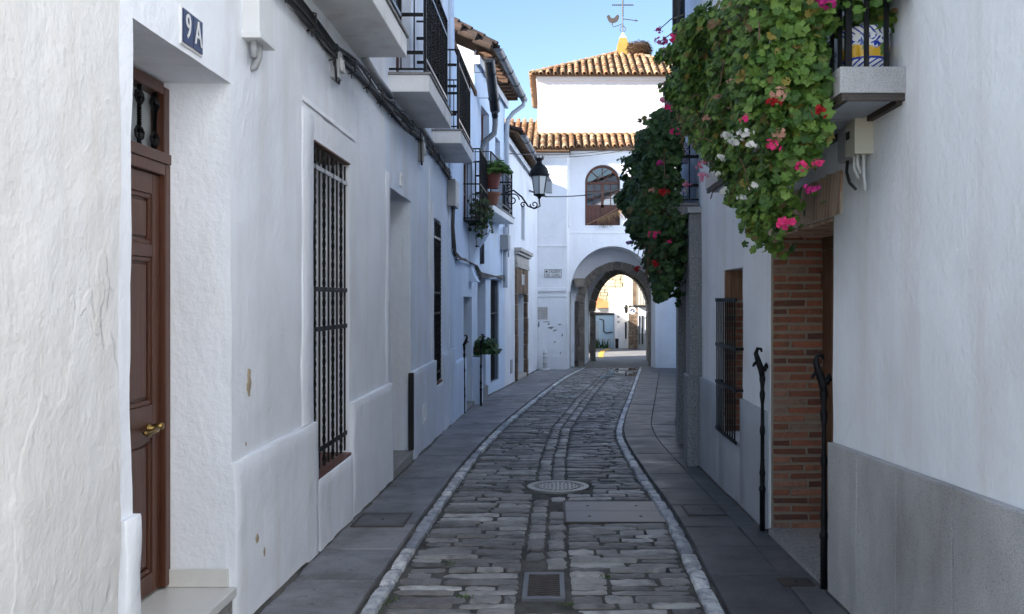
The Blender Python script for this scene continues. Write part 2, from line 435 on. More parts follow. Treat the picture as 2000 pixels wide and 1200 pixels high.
def lines(a, b, cell, extra):
    n = max(1, round((b - a) / cell)); L = [a + (b - a) * i / n for i in range(n + 1)]
    for e in extra:
        if a < e < b:
            L = [x for x in L if abs(x - e) > cell * .45 or x in (a, b)] + [e]
    return sorted(set(round(x, 5) for x in L))
def facade(name, parent, mat, f, s0, s1, z0, z1, holes=(), cell=.12, amp=.004, d=0, seed=0, ztop=None, freq=1.3):
    """front of a wall as a lumpy grid with real openings; holes are (s0, s1, z0, z1, depth)"""
    S = lines(s0, s1, cell, [h[i] for h in holes for i in (0, 1)])
    Z = lines(z0, z1, cell, [h[i] for h in holes for i in (2, 3)])
    mb = MB(); idx = {}
    def off(s, z):
        p = Vector((s * freq + seed * 7.3, z * freq, seed))
        return amp * (noise.noise(p) * 1.2 + noise.noise(p * 3.1) * .6 + noise.noise(p * 7) * .25)
    def vid(i, j):
        if (i, j) not in idx:
            s, z = S[i], Z[j]
            zz = z
            if ztop and z > z1 - 1e-6: zz = ztop(s)
            idx[i, j] = len(mb.v); mb.v.append(tuple(f.p(s, zz, d + off(s, z)))); mb.r.append(0)
        return idx[i, j]
    def inside(sm, zm): return any(h[0] < sm < h[1] and h[2] < zm < h[3] for h in holes)
    for i in range(len(S) - 1):
        for j in range(len(Z) - 1):
            if not inside((S[i] + S[i + 1]) / 2, (Z[j] + Z[j + 1]) / 2):
                mb.f.append((vid(i, j), vid(i + 1, j), vid(i + 1, j + 1), vid(i, j + 1)))
    for h in holes:
        i0 = min(range(len(S)), key=lambda k: abs(S[k] - h[0])); i1 = min(range(len(S)), key=lambda k: abs(S[k] - h[1]))
        j0 = min(range(len(Z)), key=lambda k: abs(Z[k] - h[2])); j1 = min(range(len(Z)), key=lambda k: abs(Z[k] - h[3]))
        ring = [(i, j0) for i in range(i0, i1)] + [(i1, j) for j in range(j0, j1)] + [(i, j1) for i in range(i1, i0, -1)] + [(i0, j) for j in range(j1, j0, -1)]
        ids = [vid(*k) for k in ring]; prev = ids
        for q in (.05, .5, 1):
            cur = []
            for k in ring:
                s, z = S[k[0]], Z[k[1]]
                w = amp * .6 * noise.noise(Vector((s * 3, z * 3, q * 4 + seed)))
                cur.append(len(mb.v)); mb.v.append(tuple(f.p(s + w, z + w, d - h[4] * q))); mb.r.append(0)
            m = len(ring)
            for k in range(m): mb.f.append((prev[k], prev[(k + 1) % m], cur[(k + 1) % m], cur[k]))
            prev = cur
    me = mb.mesh(name)
    me.polygons.foreach_set('use_smooth', [True] * len(me.polygons))
    try: me.set_sharp_from_angle(angle=R(35))
    except Exception: pass
    return link(name, me, mat, parent)
def panel(name, parent, mat, f, s0, s1, z0, z1, d0, d1, cell=.15, amp=.003, seed=0, ztop=None, zbot=None, rnd=.0, round_=.012, sharp=50):
    """a slab standing proud of a wall: lumpy front, rounded rim"""
    S = [s0, s0 + round_] + lines(s0 + round_, s1 - round_, cell, ())[1:-1] + [s1 - round_, s1]
    Z = [z0] + lines(z0, z1 - round_, cell, ())[1:-1] + [z1 - round_, z1]
    mb = MB(); W = len(S)
    for j, z in enumerate(Z):
        for i, s in enumerate(S):
            e = (i in (0, W - 1)) or j == len(Z) - 1
            zz = z
            if ztop:
                t = (z - z0) / (z1 - z0); b = zbot(s) if zbot else z0; zz = b + (ztop(s) - b) * t
            p = Vector((s * 1.7 + seed * 3, z * 1.7, seed))
            w = amp * (noise.noise(p) + .6 * noise.noise(p * 3.3))
            mb.v.append(tuple(f.p(s + w, zz, d1 + w * 2 - (round_ * .8 if e else 0)))); mb.r.append(rnd)
    n = len(Z)
    mb.f += [(j * W + i, j * W + i + 1, (j + 1) * W + i + 1, (j + 1) * W + i) for j in range(n - 1) for i in range(W - 1)]
    edge = [j * W for j in range(n)] + [(n - 1) * W + i for i in range(1, W)] + [j * W + W - 1 for j in range(n - 2, -1, -1)]
    back = []
    for k in edge:
        v = Vector(mb.v[k]); dd = (v - f.o).dot(f.n)
        back.append(len(mb.v)); mb.v.append(tuple(v - f.n * (dd - d0))); mb.r.append(rnd)
    mb.f += [(edge[k], edge[k + 1], back[k + 1], back[k]) for k in range(len(edge) - 1)]
    me = mb.mesh(name); me.polygons.foreach_set('use_smooth', [True] * len(me.polygons))
    try: me.set_sharp_from_angle(angle=R(sharp))
    except Exception: pass
    return link(name, me, mat, parent)

# a pixel of the photograph turned into a point of a known plane of the place
def onX(px, py, X): Y = F * X / (px - CX); return Vector((X, Y, ZC + (CY - py) * Y / F))
def onY(px, py, Y): return Vector(((px - CX) * Y / F, Y, ZC + (CY - py) * Y / F))
def interp(tab, y):
    if y <= tab[0][0]: return tab[0][1]
    if y >= tab[-1][0]: return tab[-1][1]
    for i in range(len(tab) - 1):
        (a, p), (b, q) = tab[i], tab[i + 1]
        if a <= y <= b:
            m0 = (q - tab[i - 1][1]) / (b - tab[i - 1][0]) if i else (q - p) / (b - a)
            m1 = (tab[i + 2][1] - p) / (tab[i + 2][0] - a) if i + 2 < len(tab) else (q - p) / (b - a)
            h = b - a; t = (y - a) / h
            return (2*t**3 - 3*t*t + 1) * p + (t**3 - 2*t*t + t) * h * m0 + (-2*t**3 + 3*t*t) * q + (t**3 - t*t) * h * m1
def lerp(tab, y):
    if y <= tab[0][0]: return tab[0][1]
    for (a, p), (b, q) in zip(tab, tab[1:]):
        if y <= b: return p + (q - p) * (y - a) / (b - a)
    return tab[-1][1]
YG = 31.6
def gz(y): return 0 if y < 0 else (-.03 * y if y < YG else -.03 * YG)
KL = [(-3, -1.0), (4, -1.0), (7.2, -.99), (10.3, -.92), (14.2, -.68), (25, .32), (31.6, 1.2)]
KR = [(-3, .87), (4, .87), (6.8, .94), (8.9, .91), (11.65, .92), (13.4, 1.06), (18.1, 1.63), (30, 3.06), (31.6, 3.25)]
XL = [(-3, -1.6), (13.6, -1.6), (17, -1.55), (21, -1.18), (29.4, -.53), (29.41, .475), (30.4, .6), (31.7, .9)]
XR = [(-3, 1.6), (9.2, 1.6), (12.8, 1.88), (29, 4.25), (31.7, 4.5)]
def kl(y): return interp(KL, y)
def kr(y): return interp(KR, y)

# ---------------------------------------------------------------- ground, road, pavements, kerbs
def strip(name, mat, ys, xa, xb, dz, label=None, n=8):
    mb = MB()
    for y in ys:
        a, b = xa(y), xb(y)
        for k in range(n + 1):
            x = a + (b - a) * k / n
            mb.v.append((x, y, gz(y) + dz)); mb.r.append(0)
    W = n + 1
    mb.f = [(j * W + i, j * W + i + 1, (j + 1) * W + i + 1, (j + 1) * W + i) for j in range(len(ys) - 1) for i in range(n)]
    return mb.build(name, mat, kind='structure')
# the wide ground: one sheet with the street's gentle fall
mb = MB()
ys = [-600, -60, -12, 0, 8, 16, 24, YG, 36, 60, 140, 900]; xs = [-600, -60, -14, -4, 0, 4, 14, 60, 600]
for y in ys:
    for x in xs: mb.v.append((x, y, gz(y) - .06)); mb.r.append(0)
W = len(xs)
mb.f = [(j * W + i, j * W + i + 1, (j + 1) * W + i + 1, (j + 1) * W + i) for j in range(len(ys) - 1) for i in range(W - 1)]
mb.build('ground', 'bounce_paving', kind='structure')
yy = [-3 + .5 * i for i in range(70)]
yy = [y for y in yy if y < 31.65]
road = strip('road', 'soil', yy, lambda y: kl(y) - .02, lambda y: kr(y) + .02, -.015)
far_road = strip('square', 'asphalt', [31.5, 34, 37, 41, 46, 52], lambda y: -6, lambda y: 12, .004)
pl = strip('pavement_left', 'soil', yy, lambda y: lerp(XL, y) - .05, lambda y: kl(y) - .02, .012)
pr = strip('pavement_right', 'soil', yy, lambda y: kr(y) + .02, lambda y: lerp(XR, y) + .05, .012)
for o in (road, pl, pr): WORLD[o] = Vector((0, 0, 0))

# cobbles: low slabs of stone laid across the street, two lines of stones along its middle
def stone_mesh(k, nx=5, ny=3):
    rg = random.Random(100 + k); mb = MB()
    for j in range(ny + 1):
        for i in range(nx + 1):
            x = -.5 + i / nx; y = -.5 + j / ny
            ex = min(i, nx - i); ey = min(j, ny - j)
            r = (0 if ex and ey else -.28)
            cx = x * (1 - .03 * rg.random()) + (rg.uniform(-.012, .012) if ex else rg.uniform(-.005, .05) * (1 if x < 0 else -1))
            cy = y + (rg.uniform(-.07, .07) if ey else rg.uniform(-.02, .17) * (1 if y < 0 else -1))
            if not ex and not ey: cx *= .95; cy *= .82
            mb.v.append((cx, cy, r + rg.uniform(-.2, .2))); mb.r.append(0)
    W = nx + 1; n = ny + 1
    mb.f = [(j * W + i, j * W + i + 1, (j + 1) * W + i + 1, (j + 1) * W + i) for j in range(ny) for i in range(nx)]
    ed = [i for i in range(W)] + [j * W + W - 1 for j in range(1, n)] + [(n - 1) * W + i for i in range(W - 2, -1, -1)] + [j * W for j in range(n - 2, 0, -1)]
    bk = []
    for e in ed:
        v = mb.v[e]; bk.append(len(mb.v)); mb.v.append((v[0] * 1.02, v[1] * 1.04, -2.6)); mb.r.append(0)
    mb.f += [(ed[q], bk[q], bk[(q + 1) % len(ed)], ed[(q + 1) % len(ed)]) for q in range(len(ed))]
    return mb
SM = [stone_mesh(k) for k in range(16)]
SME = []
for k, s_ in enumerate(SM):
    me = s_.mesh('cobble', smooth=True); me.materials.append(M['cobble'])
    SME.append(me)
HOLES = [(-.19, .08, 4.88, 5.43), (.09, .93, 6.79, 7.62), (-.27, .37, 8.0, 8.64)]     # grate, plate, round cover
def blocked(x0, x1, y0, y1): return any(x0 < h[1] - .02 and x1 > h[0] + .02 and y0 < h[3] - .02 and y1 > h[2] + .02 for h in HOLES)
cob = []
rg = random.Random(11)
def centre(y): return lerp([(0, -.05), (6, -.05), (10, 0), (13, .12), (18, .62), (31.6, 2.2)], y)
def lay(y0, dy, a, b, mn, mx):
    x = a
    while x < b - .03:
        L = rg.uniform(mn, mx)
        if b - (x + L) < mn * .55: L = b - x
        x1 = min(b, x + L)
        tries = [(x, x1)]
        for h in HOLES:
            nt = []
            for (p, q) in tries:
                if y0 < h[3] - .015 and y0 + dy > h[2] + .015 and p < h[1] and q > h[0]:
                    if h[0] - p > .06: nt.append((p, h[0]))
                    if q - h[1] > .06: nt.append((h[1], q))
                else: nt.append((p, q))
            tries = nt
        for (p, q) in tries: cob.append((y0, dy, p, q))
        x = x1
y = 3.6
while y < 31.5:
    far = min(1, max(0, (y - 8) / 8))
    dy = rg.uniform(.075, .165) * (1 - .15 * far)
    c = centre(y + dy / 2); a = kl(y + dy / 2) + .05; b = kr(y + dy / 2) - .05
    w = .15
    lay(y, dy, a, c - w, .15, .56); lay(y, dy, c + w, b, .15, .56)
    y += dy
for side in (-1, 1):                                    # the lengthwise lines
    y = 3.6
    while y < 31.5:
        dy = rg.uniform(.16, .34); c = centre(y + dy / 2) + side * .075
        if not any(c > h[0] - .05 and c < h[1] + .05 and y < h[3] and y + dy > h[2] for h in HOLES):
            cob.append((y, dy, c - .075, c + .075))
        y += dy
cob.sort(key=lambda q: q[0])
stuff = MB(); cnt = 0
for (y0, dy, p, q) in cob:
    if y0 + dy < 4.3: continue
    k = rg.randrange(16); g = .010
    long_ = dy > (q - p)
    cxx, cyy = (p + q) / 2, y0 + dy / 2
    sx, sy = (q - p - g), (dy - g)
    hz = rg.uniform(-.009, .006)
    T = Matrix.Translation((cxx, cyy, gz(cyy) + hz)) @ Matrix.Rotation(-.03, 4, 'X') @ Matrix.Rotation(rg.uniform(-.025, .025), 4, 'X') @ Matrix.Rotation(rg.uniform(-.02, .02), 4, 'Y')
    if long_: T = T @ Matrix.Rotation(math.pi / 2, 4, 'Z') @ Matrix.Diagonal((sy, sx, .021, 1))
    else: T = T @ Matrix.Rotation(rg.choice((0, math.pi)) + rg.uniform(-.05, .05), 4, 'Z') @ Matrix.Diagonal((sx, sy, .021, 1))
    if cnt < 300: link('cobble', SME[k], None, road, T); cnt += 1
    else: stuff.add([T @ Vector(v) for v in SM[k].v], SM[k].f, rg.random())
stuff.build('far_cobbles', 'cobble', road, smooth=True, kind='stuff')

# kerb stones
def kerb(name, fn, seed):
    rg = random.Random(seed); root = strip(name, 'soil', yy, lambda y: fn(y) - .09, lambda y: fn(y) + .09, -.008, n=1)
    WORLD[root] = Vector((0, 0, 0)); y = 3.7
    while y < 31.3:
        L = rg.uniform(.28, .62); y1 = y + L; mb = MB(); g = .008
        n = 5; h = .024; wd = rg.uniform(.56, .72)
        for j in range(n + 1):
            t = y + g + (L - 2 * g) * j / n; c = fn(t); z = gz(t)
            ca = .012 if j in (0, n) else 0
            for dx, dz in ((-.072, -.03), (-.07, h - .012 - ca), (-.058, h - ca), (0, h + .003 - ca), (.058, h - ca), (.07, h - .014 - ca), (.074, -.05)):
                mb.v.append((c + dx * wd + rg.uniform(-.005, .005), t, z + dz + rg.uniform(-.002, .002))); mb.r.append(0)
        mb.f = [(j * 7 + i, j * 7 + i + 1, (j + 1) * 7 + i + 1, (j + 1) * 7 + i) for j in range(n) for i in range(6)] + [tuple(range(7)), tuple(range(n * 7 + 6, n * 7 - 1, -1))]
        mb.build('kerb_stone', 'kerb', root, smooth=False)
        y = y1
kerb('kerb_left', kl, 3); kerb('kerb_right', kr, 4)

# paving slabs
def slab(parent, pts, top=.045, mat='flag', name='paving_slab'):
    mb = MB(); rj = random.random
    P = [Vector((x, y, gz(y) + top + (rj() - .5) * .006)) for x, y in pts]
    c = sum(P, Vector()) / len(P)
    P = [p + (c - p).normalized() * .008 for p in P]
    inner = [p + (c - p).normalized() * .008 for p in P]
    n = len(P)
    mb.v = [tuple(p - Vector((0, 0, .05))) for p in P] + [tuple(p - Vector((0, 0, .006))) for p in P] + [tuple(p) for p in inner]
    mb.r = [0] * len(mb.v)
    mb.f = [(i, (i + 1) % n, n + (i + 1) % n, n + i) for i in range(n)] + [(n + i, n + (i + 1) % n, 2 * n + (i + 1) % n, 2 * n + i) for i in range(n)] + [tuple(range(2 * n, 3 * n))]
    return mb.build(name, mat, parent)
rg = random.Random(5)
y = 3.7
while y < 29.3:
    dy = rg.uniform(.52, .78); y1 = min(y + dy, 29.38)
    a0, a1, b0, b1 = lerp(XL, y) + .005, lerp(XL, y1) + .005, kl(y) - .058, kl(y1) - .058
    sk = .12 * (b0 - a0)
    w = b0 - a0
    if w > .95:
        m0, m1 = a0 + w * .52, a1 + (b1 - a1) * .52
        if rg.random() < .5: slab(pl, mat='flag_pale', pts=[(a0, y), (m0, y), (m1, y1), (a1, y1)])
        else:
            ym = (y + y1) / 2; am, mm = (a0 + a1) / 2, (m0 + m1) / 2
            slab(pl, mat='flag_pale', pts=[(a0, y), (m0, y), (mm, ym), (am, ym)]); slab(pl, mat='flag_pale', pts=[(am, ym), (mm, ym), (m1, y1), (a1, y1)])
        slab(pl, mat='flag_pale', pts=[(m0, y), (b0, y), (b1, y1), (m1, y1)])
    else: slab(pl, mat='flag_pale', pts=[(a0, y), (b0, y), (b1, y1), (a1, y1)])
    y = y1
slab(pl, mat='flag_pale', pts=[(.45, 29.4), (kl(29.4) - .08, 29.4), (kl(30.4) - .08, 30.4), (.6, 30.4)]); slab(pl, mat='flag_pale', pts=[(.6, 30.4), (kl(30.4) - .08, 30.4), (kl(31.5) - .08, 31.5), (.9, 31.5)])
y = 3.7
while y < 31.0:
    dy = rg.uniform(.55, .8); y1 = min(y + dy, 31.3)
    a0, a1, b0, b1 = kr(y) + .06, kr(y1) + .06, lerp(XR, y) - .005, lerp(XR, y1) - .005
    w0, w1 = b0 - a0, b1 - a1
    m0 = a0 + min(.43, w0 * .68) if y < 13 else a0 + w0 * .5
    m1 = a1 + min(.43, w1 * .68) if y1 < 13 else a1 + w1 * .5
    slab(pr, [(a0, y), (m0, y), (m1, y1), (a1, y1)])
    ym = (y + y1) / 2 if rg.random() < .4 else None
    slab(pr, [(m0, y), (b0, y), (b1, y1), (m1, y1)])
    y = y1

# covers let into the paving
def plate_thing(name, x0, x1, y0, y1, top, label, split=False, mat='steel_plate', rim='rust_iron', stud=0):
    yc = (y0 + y1) / 2; z = gz(yc) + top
    t = thing(name, ((x0 + x1) / 2, yc, z), label, 'cover')
    sl = Matrix.Translation(((x0 + x1) / 2, yc, z)) @ Matrix.Rotation(math.atan(-.03), 4, 'X')
    hx, hy = (x1 - x0) / 2, (y1 - y0) / 2
    mb = MB(); w = .014
    for a, b in (((-hx, -hy, -.03), (hx, -hy + w, .004)), ((-hx, hy - w, -.03), (hx, hy, .004)), ((-hx, -hy + w, -.03), (-hx + w, hy - w, .004)), ((hx - w, -hy + w, -.03), (hx, hy - w, .004))):
        mb.box(a, b, 0, sl)
    mb.build('rim', rim, t)
    ps = [(-hy + w + .004, -.003), (.003, hy - w - .004)] if split else [(-hy + w + .004, hy - w - .004)]
    for a, b in ps:
        m = MB(); m.box((-hx + w + .004, a, -.02), (hx - w - .004, b, .0015), 0, sl); p = m.build('lid', mat, t)
        for sx in (([-.5, .5]) if stud else []):
            k = MB(); c = sl @ Vector((sx * hx, (a + b) / 2, 0)); k.lathe([(.014, 0), (.014, .004), (.008, .006)], c, 8); k.build('bolt', rim, p)
    if not stud:
        k = MB(); c = sl @ Vector((0, 0, .001)); k.lathe([(.012, 0), (.012, .003)], c, 8); k.build('lifting_hole', 'black', t)
    return t
plate_thing('access_cover', .09, .93, 6.79, 7.62, .002, 'large rectangular split steel cover in the cobbles beside the right kerb', True, stud=1)
plate_thing('access_cover', -1.53, -1.13, 6.45, 6.9, .052, 'small rectangular cover set in the left pavement below the barred window', mat='flag')
plate_thing('access_cover', 1.08, 1.40, 6.83, 7.22, .052, 'rectangular cover in the right pavement opposite the split steel plate', mat='flag')
plate_thing('access_cover', 1.34, 1.53, 4.98, 5.12, .052, 'tiny rectangular cover in the right pavement at the granite plinth corner', mat='rust_iron')

# round manhole cover
c = Vector((.05, 8.32, gz(8.32) + .0)); sl = Matrix.Translation(c) @ Matrix.Rotation(math.atan(-.03), 4, 'X')
t = thing('manhole_cover', c, 'round pale cast iron manhole cover in the middle of the cobbles', 'manhole cover')
def ring(mb, r0, r1, z0, z1, n=40):
    vs = []; fs = []
    for k in range(n):
        a = 2 * math.pi * k / n
        for r, z in ((r0, z0), (r0, z1), (r1, z1), (r1, z0)): vs.append(sl @ Vector((r * math.cos(a), r * math.sin(a), z)))
    for k in range(n):
        q = (k + 1) % n
        fs += [(k*4, k*4+1, q*4+1, q*4), (k*4+1, k*4+2, q*4+2, q*4+1), (k*4+2, k*4+3, q*4+3, q*4+2)]
    mb.add(vs, fs)
mb = MB(); ring(mb, .25, .30, -.03, .006); mb.build('frame_ring', 'cast_light', t)
mb = MB(); ring(mb, .0, .244, -.03, -.006); d_ = mb.build('disc', 'rust_iron', t)
mb = MB(); ring(mb, .175, .187, -.006, .004); ring(mb, .232, .243, -.006, .004); mb.build('rib_ring', 'cast_light', t)
for k in range(24):
    a = 2 * math.pi * k / 24; m = MB(); m.box((.187, -.007, -.006), (.232, .007, .003), 0, sl @ Matrix.Rotation(a, 4, 'Z')); m.build('rib', 'cast_light', t)
for i in range(-4, 5):
    for ax in (0, 1):
        u = i * .038; L = math.sqrt(max(.0004, .172 ** 2 - u * u)); m = MB()
        m.box((-L, u - .008, -.006), (L, u + .008, .003 + .0008 * ax), 0, sl @ Matrix.Rotation(ax * math.pi / 2, 4, 'Z')); m.build('rib', 'cast_light', t)
# drain grate
c = Vector((-.055, 5.155, gz(5.155) - .002)); sl = Matrix.Translation(c) @ Matrix.Rotation(math.atan(-.03), 4, 'X')
t = thing('drain_grate', c, 'rusty square drain grate with chevron bars at the front of the cobbles', 'drain')
mb = MB()
for a, b in (((-.125, -.26, -.05), (.125, -.222, .008)), ((-.125, .222, -.05), (.125, .26, .008)), ((-.125, -.222, -.05), (-.095, .222, .008)), ((.095, -.222, -.05), (.125, .222, .008))): mb.box(a, b, 0, sl)
mb.build('frame', 'steel_plate', t, bevel=.003)
mb = MB(); mb.box((-.09, -.22, -.09), (.09, .22, -.07), 0, sl); mb.build('pit', 'black', t)
for k in range(11):
    yk = -.2 + .04 * k; m = MB()
    m.add([sl @ Vector(p) for p in ((-.094, yk + .012, -.04), (0, yk - .012, -.04), (.094, yk + .012, -.04), (.094, yk + .028, -.04), (0, yk + .004, -.04), (-.094, yk + .028, -.04),
           (-.094, yk + .012, .004), (0, yk - .012, .002), (.094, yk + .012, .004), (.094, yk + .028, .004), (0, yk + .004, .002), (-.094, yk + .028, .004))],
          [(6, 7, 10, 11), (7, 8, 9, 10), (0, 1, 7, 6), (1, 2, 8, 7), (3, 4, 10, 9), (4, 5, 11, 10)])
    m.build('bar', 'rust_iron', t)

# puddles left on the cobbles near the gate
rg = random.Random(9)
for px, py, rx, ry in ((1206, 728, .34, .5), (1190, 735, .2, .25), (1225, 722, .45, .4), (1242, 729, .14, .3), (1232, 733, .2, .3), (1180, 738, .12, .3)):
    y = 1.57 * F / ((py - CY) - .03 * F); x = (px - CX) * y / F
    mb = MB(); n = 20; pts = []
    for k in range(n):
        a = 2 * math.pi * k / n; q = 1 + .45 * noise.noise(Vector((math.cos(a) * 1.5, math.sin(a) * 1.5, px)))
        yy_ = y + ry * 1.6 * q * math.sin(a); pts.append((x + rx * q * math.cos(a), yy_, gz(yy_) + .016))
    mb.add(pts, [tuple(range(n))]); mb.build('puddle', 'wet', kind='structure')

# tufts of grass and moss in the joints
rg = random.Random(21)
spots = [(738, 1182), (760, 1172), (880, 1102), (905, 1165), (1188, 1125), (1110, 1180), (1385, 880), (720, 1192)]
mb = MB()
for px, py in spots:
    y = 1.57 * F / ((py - CY) - .03 * F); x = (px - CX) * y / F
    for q in range(26):
        a = rg.uniform(0, 6.28); r = rg.uniform(0, .045); bx = x + r * math.cos(a) * 1.6; by = y + r * math.sin(a); z = gz(by) - .005
        if bx < kl(by) - .06: z += .045
        h = rg.uniform(.010, .028); w = .004; ax = rg.uniform(0, 3.14); dx = math.cos(ax) * w; dy = math.sin(ax) * w
        lx, ly = rg.uniform(-.02, .02), rg.uniform(-.02, .02)
        mb.add([(bx - dx, by - dy, z), (bx + dx, by + dy, z), (bx + lx, by + ly, z + h)], [(0, 1, 2)], rg.random())
props(mb.build('grass', 'leaf_grass'), 'small tufts of grass growing in the cobble joints', 'grass', kind='stuff')

# dirt and grit gathered where the walls meet the pavement
for nm, tab, sg, y0, y1 in (('left', XL, 1, 3.3, 29.3), ('right', XR, -1, 3.3, 29.5)):
    m = MB(); ys_ = [y0 + .12 * k for k in range(int((y1 - y0) / .12) + 1)]
    for y in ys_:
        x = lerp(tab, y) + sg * (.034 if sg > 0 or y < 4.87 or y > 6.3 else -.0)
        w_ = .5 * max(.012, .035 + .05 * noise.noise(Vector((y * 1.7 + .3, .5, sg))) + .03 * noise.noise(Vector((y * 6.1, .2, sg)))); h_ = .35 * max(.008, .022 + .03 * noise.noise(Vector((y * 2.9, 1.5, sg))))
        z = gz(y) + .047
        m.v += [(x - sg * .05, y, z + h_), (x, y, z + h_), (x + sg * w_ * .4, y, z + h_ * .3), (x + sg * w_, y, z)]; m.r += [0] * 4
    m.f = [(j * 4 + i, j * 4 + i + 1, (j + 1) * 4 + i + 1, (j + 1) * 4 + i) for j in range(len(ys_) - 1) for i in range(3)]
    props(m.build('wall_dirt', 'soil', smooth=True), 'dark grit gathered along the foot of the %s walls' % nm, 'dirt', kind='stuff')
# ---------------------------------------------------------------- shared ironwork meshes
def twisted_bar(r=.008, n=26, turns=4):
    mb = MB()
    for i in range(n + 1):
        a = turns * 2 * math.pi * i / n / 2; z = i / n
        for k in range(4):
            b = a + math.pi / 2 * k + math.pi / 4; mb.v.append((r * 1.35 * math.cos(b), r * 1.35 * math.sin(b), z)); mb.r.append(0)
    mb.f = [(i * 4 + k, i * 4 + (k + 1) % 4, (i + 1) * 4 + (k + 1) % 4, (i + 1) * 4 + k) for i in range(n) for k in range(4)]
    me = mb.mesh('bar'); me.materials.append(M['iron']); return me
def plain_bar(r=.008, n=6):
    mb = MB(); mb.tube([(0, 0, 0), (0, 0, 1)], r, n); me = mb.mesh('bar'); me.materials.append(M['iron']); return me
TW = twisted_bar(.0085, 36, 14); TWL = twisted_bar(.0095, 48, 16); PB = plain_bar(.0075); PBT = plain_bar(.006)
def put_bar(me, parent, p, h, name='bar'): return link(name, me, None, parent, Matrix.Translation(p) @ Matrix.Diagonal((1, 1, h, 1)))

def grille(parent, f, s0, s1, z0, z1, d, rails, nb, ext=.05, alt=True, tips=True, name='window_grille', pale=(), bar=None):
    mb = MB()
    for z in rails: f.box(mb, s0 - ext, s1 + ext, z - .016, z + .016, d - .006, d + .006)
    g = mb.build(name, 'iron', parent, bevel=.002)
    if pale:
        m2 = MB()
        for z in pale: f.box(m2, s0 - ext, s1 + ext, z - .016, z + .016, d - .006, d + .007)
        m2.build('rail', 'iron_glint', g, bevel=.002)
    for k in range(nb):
        s = s0 + (s1 - s0) * (k + .5) / nb
        put_bar((TWL if (alt and k % 2 == 0) else (bar or PB)), g, f.p(s, z0, d), z1 - z0)
    return g
def glazed(parent, f, s0, s1, z0, z1, d, mat='window_wood', mull=1, trans=(.5,), curtain=True, name='window', fr=.055):
    """wooden window with panes, a pale curtain and a dark room behind"""
    mb = MB()
    for a in ((s0, s0 + fr, z0, z1), (s1 - fr, s1, z0, z1), (s0 + fr, s1 - fr, z0, z0 + fr), (s0 + fr, s1 - fr, z1 - fr, z1)): f.box(mb, a[0], a[1], a[2], a[3], d - .05, d)
    S = [s0 + fr + (s1 - s0 - 2 * fr) * k / (mull + 1) for k in range(mull + 2)]
    for s in S[1:-1]: f.box(mb, s - .03, s + .03, z0 + fr, z1 - fr, d - .045, d - .004)
    Z = [z0 + fr] + [z0 + (z1 - z0) * q for q in trans] + [z1 - fr]
    for z in Z[1:-1]: f.box(mb, s0 + fr, s1 - fr, z - .02, z + .02, d - .04, d - .008)
    w = mb.build(name, mat, parent, bevel=.003)
    for i in range(len(S) - 1):
        for j in range(len(Z) - 1):
            m = MB(); f.box(m, S[i] + .003, S[i + 1] - .003, Z[j] + .003, Z[j + 1] - .003, d - .03, d - .026); m.build('pane', 'glass', w)
    if curtain:
        m = MB(); n = 40
        for k in range(n + 1):
            s = s0 + (s1 - s0) * k / n
            for z in (z0, z1): m.v.append(tuple(f.p(s, z, d - .10 + .012 * math.sin(k * 1.3)))); m.r.append(0)
        m.f = [(2 * k, 2 * k + 2, 2 * k + 3, 2 * k + 1) for k in range(n)]
        m.build('curtain', 'curtain', w, smooth=True)
    m = MB(); f.box(m, s0 - .3, s1 + .3, z0 - .3, z1 + .3, d - .5, d - .45); m.build('dark_room', 'dark_room', w)
    return w
def panelled_door(parent, f, s0, s1, z0, z1, d, mat='door_wood', rows=((.06, .36), (.40, .72), (.77, .94)), cols=2, name='door', fr=.07):
    mb = MB()
    f.box(mb, s0, s0 + fr, z0, z1, d - .07, d + .02); f.box(mb, s1 - fr, s1, z0, z1, d - .07, d + .02); f.box(mb, s0 + fr, s1 - fr, z1 - fr, z1, d - .07, d + .019)
    dr = mb.build('door_frame', mat, parent, bevel=.006)
    a, b, top = s0 + fr, s1 - fr, z1 - fr
    H = top - z0; W = (b - a) / cols
    mb = MB(); f.box(mb, a + .003, b - .003, z0 + .004, top - .003, d - .05, d - .032); door = mb.build(name, mat, parent)
    m = MB(); prev = 0
    zs = sorted([z0 + H * q for r in rows for q in r])
    bands = [(z0 + .004, zs[0])] + [(zs[i], zs[i + 1]) for i in range(1, len(zs) - 1, 2)] + [(zs[-1], top - .003)]
    for k in range(cols):
        l, r_ = a + W * k + .003, a + W * (k + 1) - .003
        st = .075
        f.box(m, l, l + st, z0 + .004, top - .003, d - .0318, d - .008); f.box(m, r_ - st, r_, z0 + .004, top - .003, d - .0318, d - .008)
        for p, q in bands: f.box(m, l + st, r_ - st, p, q, d - .0318, d - .0085)
    m.build('stile', mat, door, bevel=.004)
    for k in range(cols):
        l, r_ = a + W * k + .003 + .075, a + W * (k + 1) - .003 - .075
        for q in rows:
            p0, p1 = z0 + H * q[0], z0 + H * q[1]
            m = MB()
            for e, hgt in ((.004, .006), (.03, .004)):
                pass
            for x0, x1, y0, y1 in ((l, r_, p0, p0 + .022), (l, r_, p1 - .022, p1), (l, l + .022, p0 + .022, p1 - .022), (r_ - .022, r_, p0 + .022, p1 - .022)):
                f.box(m, x0 + .001, x1 - .001, y0, y1, d - .0318, d - .016)
            m.build('moulding', mat, door, bevel=.005)
            m = MB(); f.box(m, l + .035, r_ - .035, p0 + .035, p1 - .035, d - .0318, d - .020); m.build('panel', mat, door, bevel=.008)
    return door
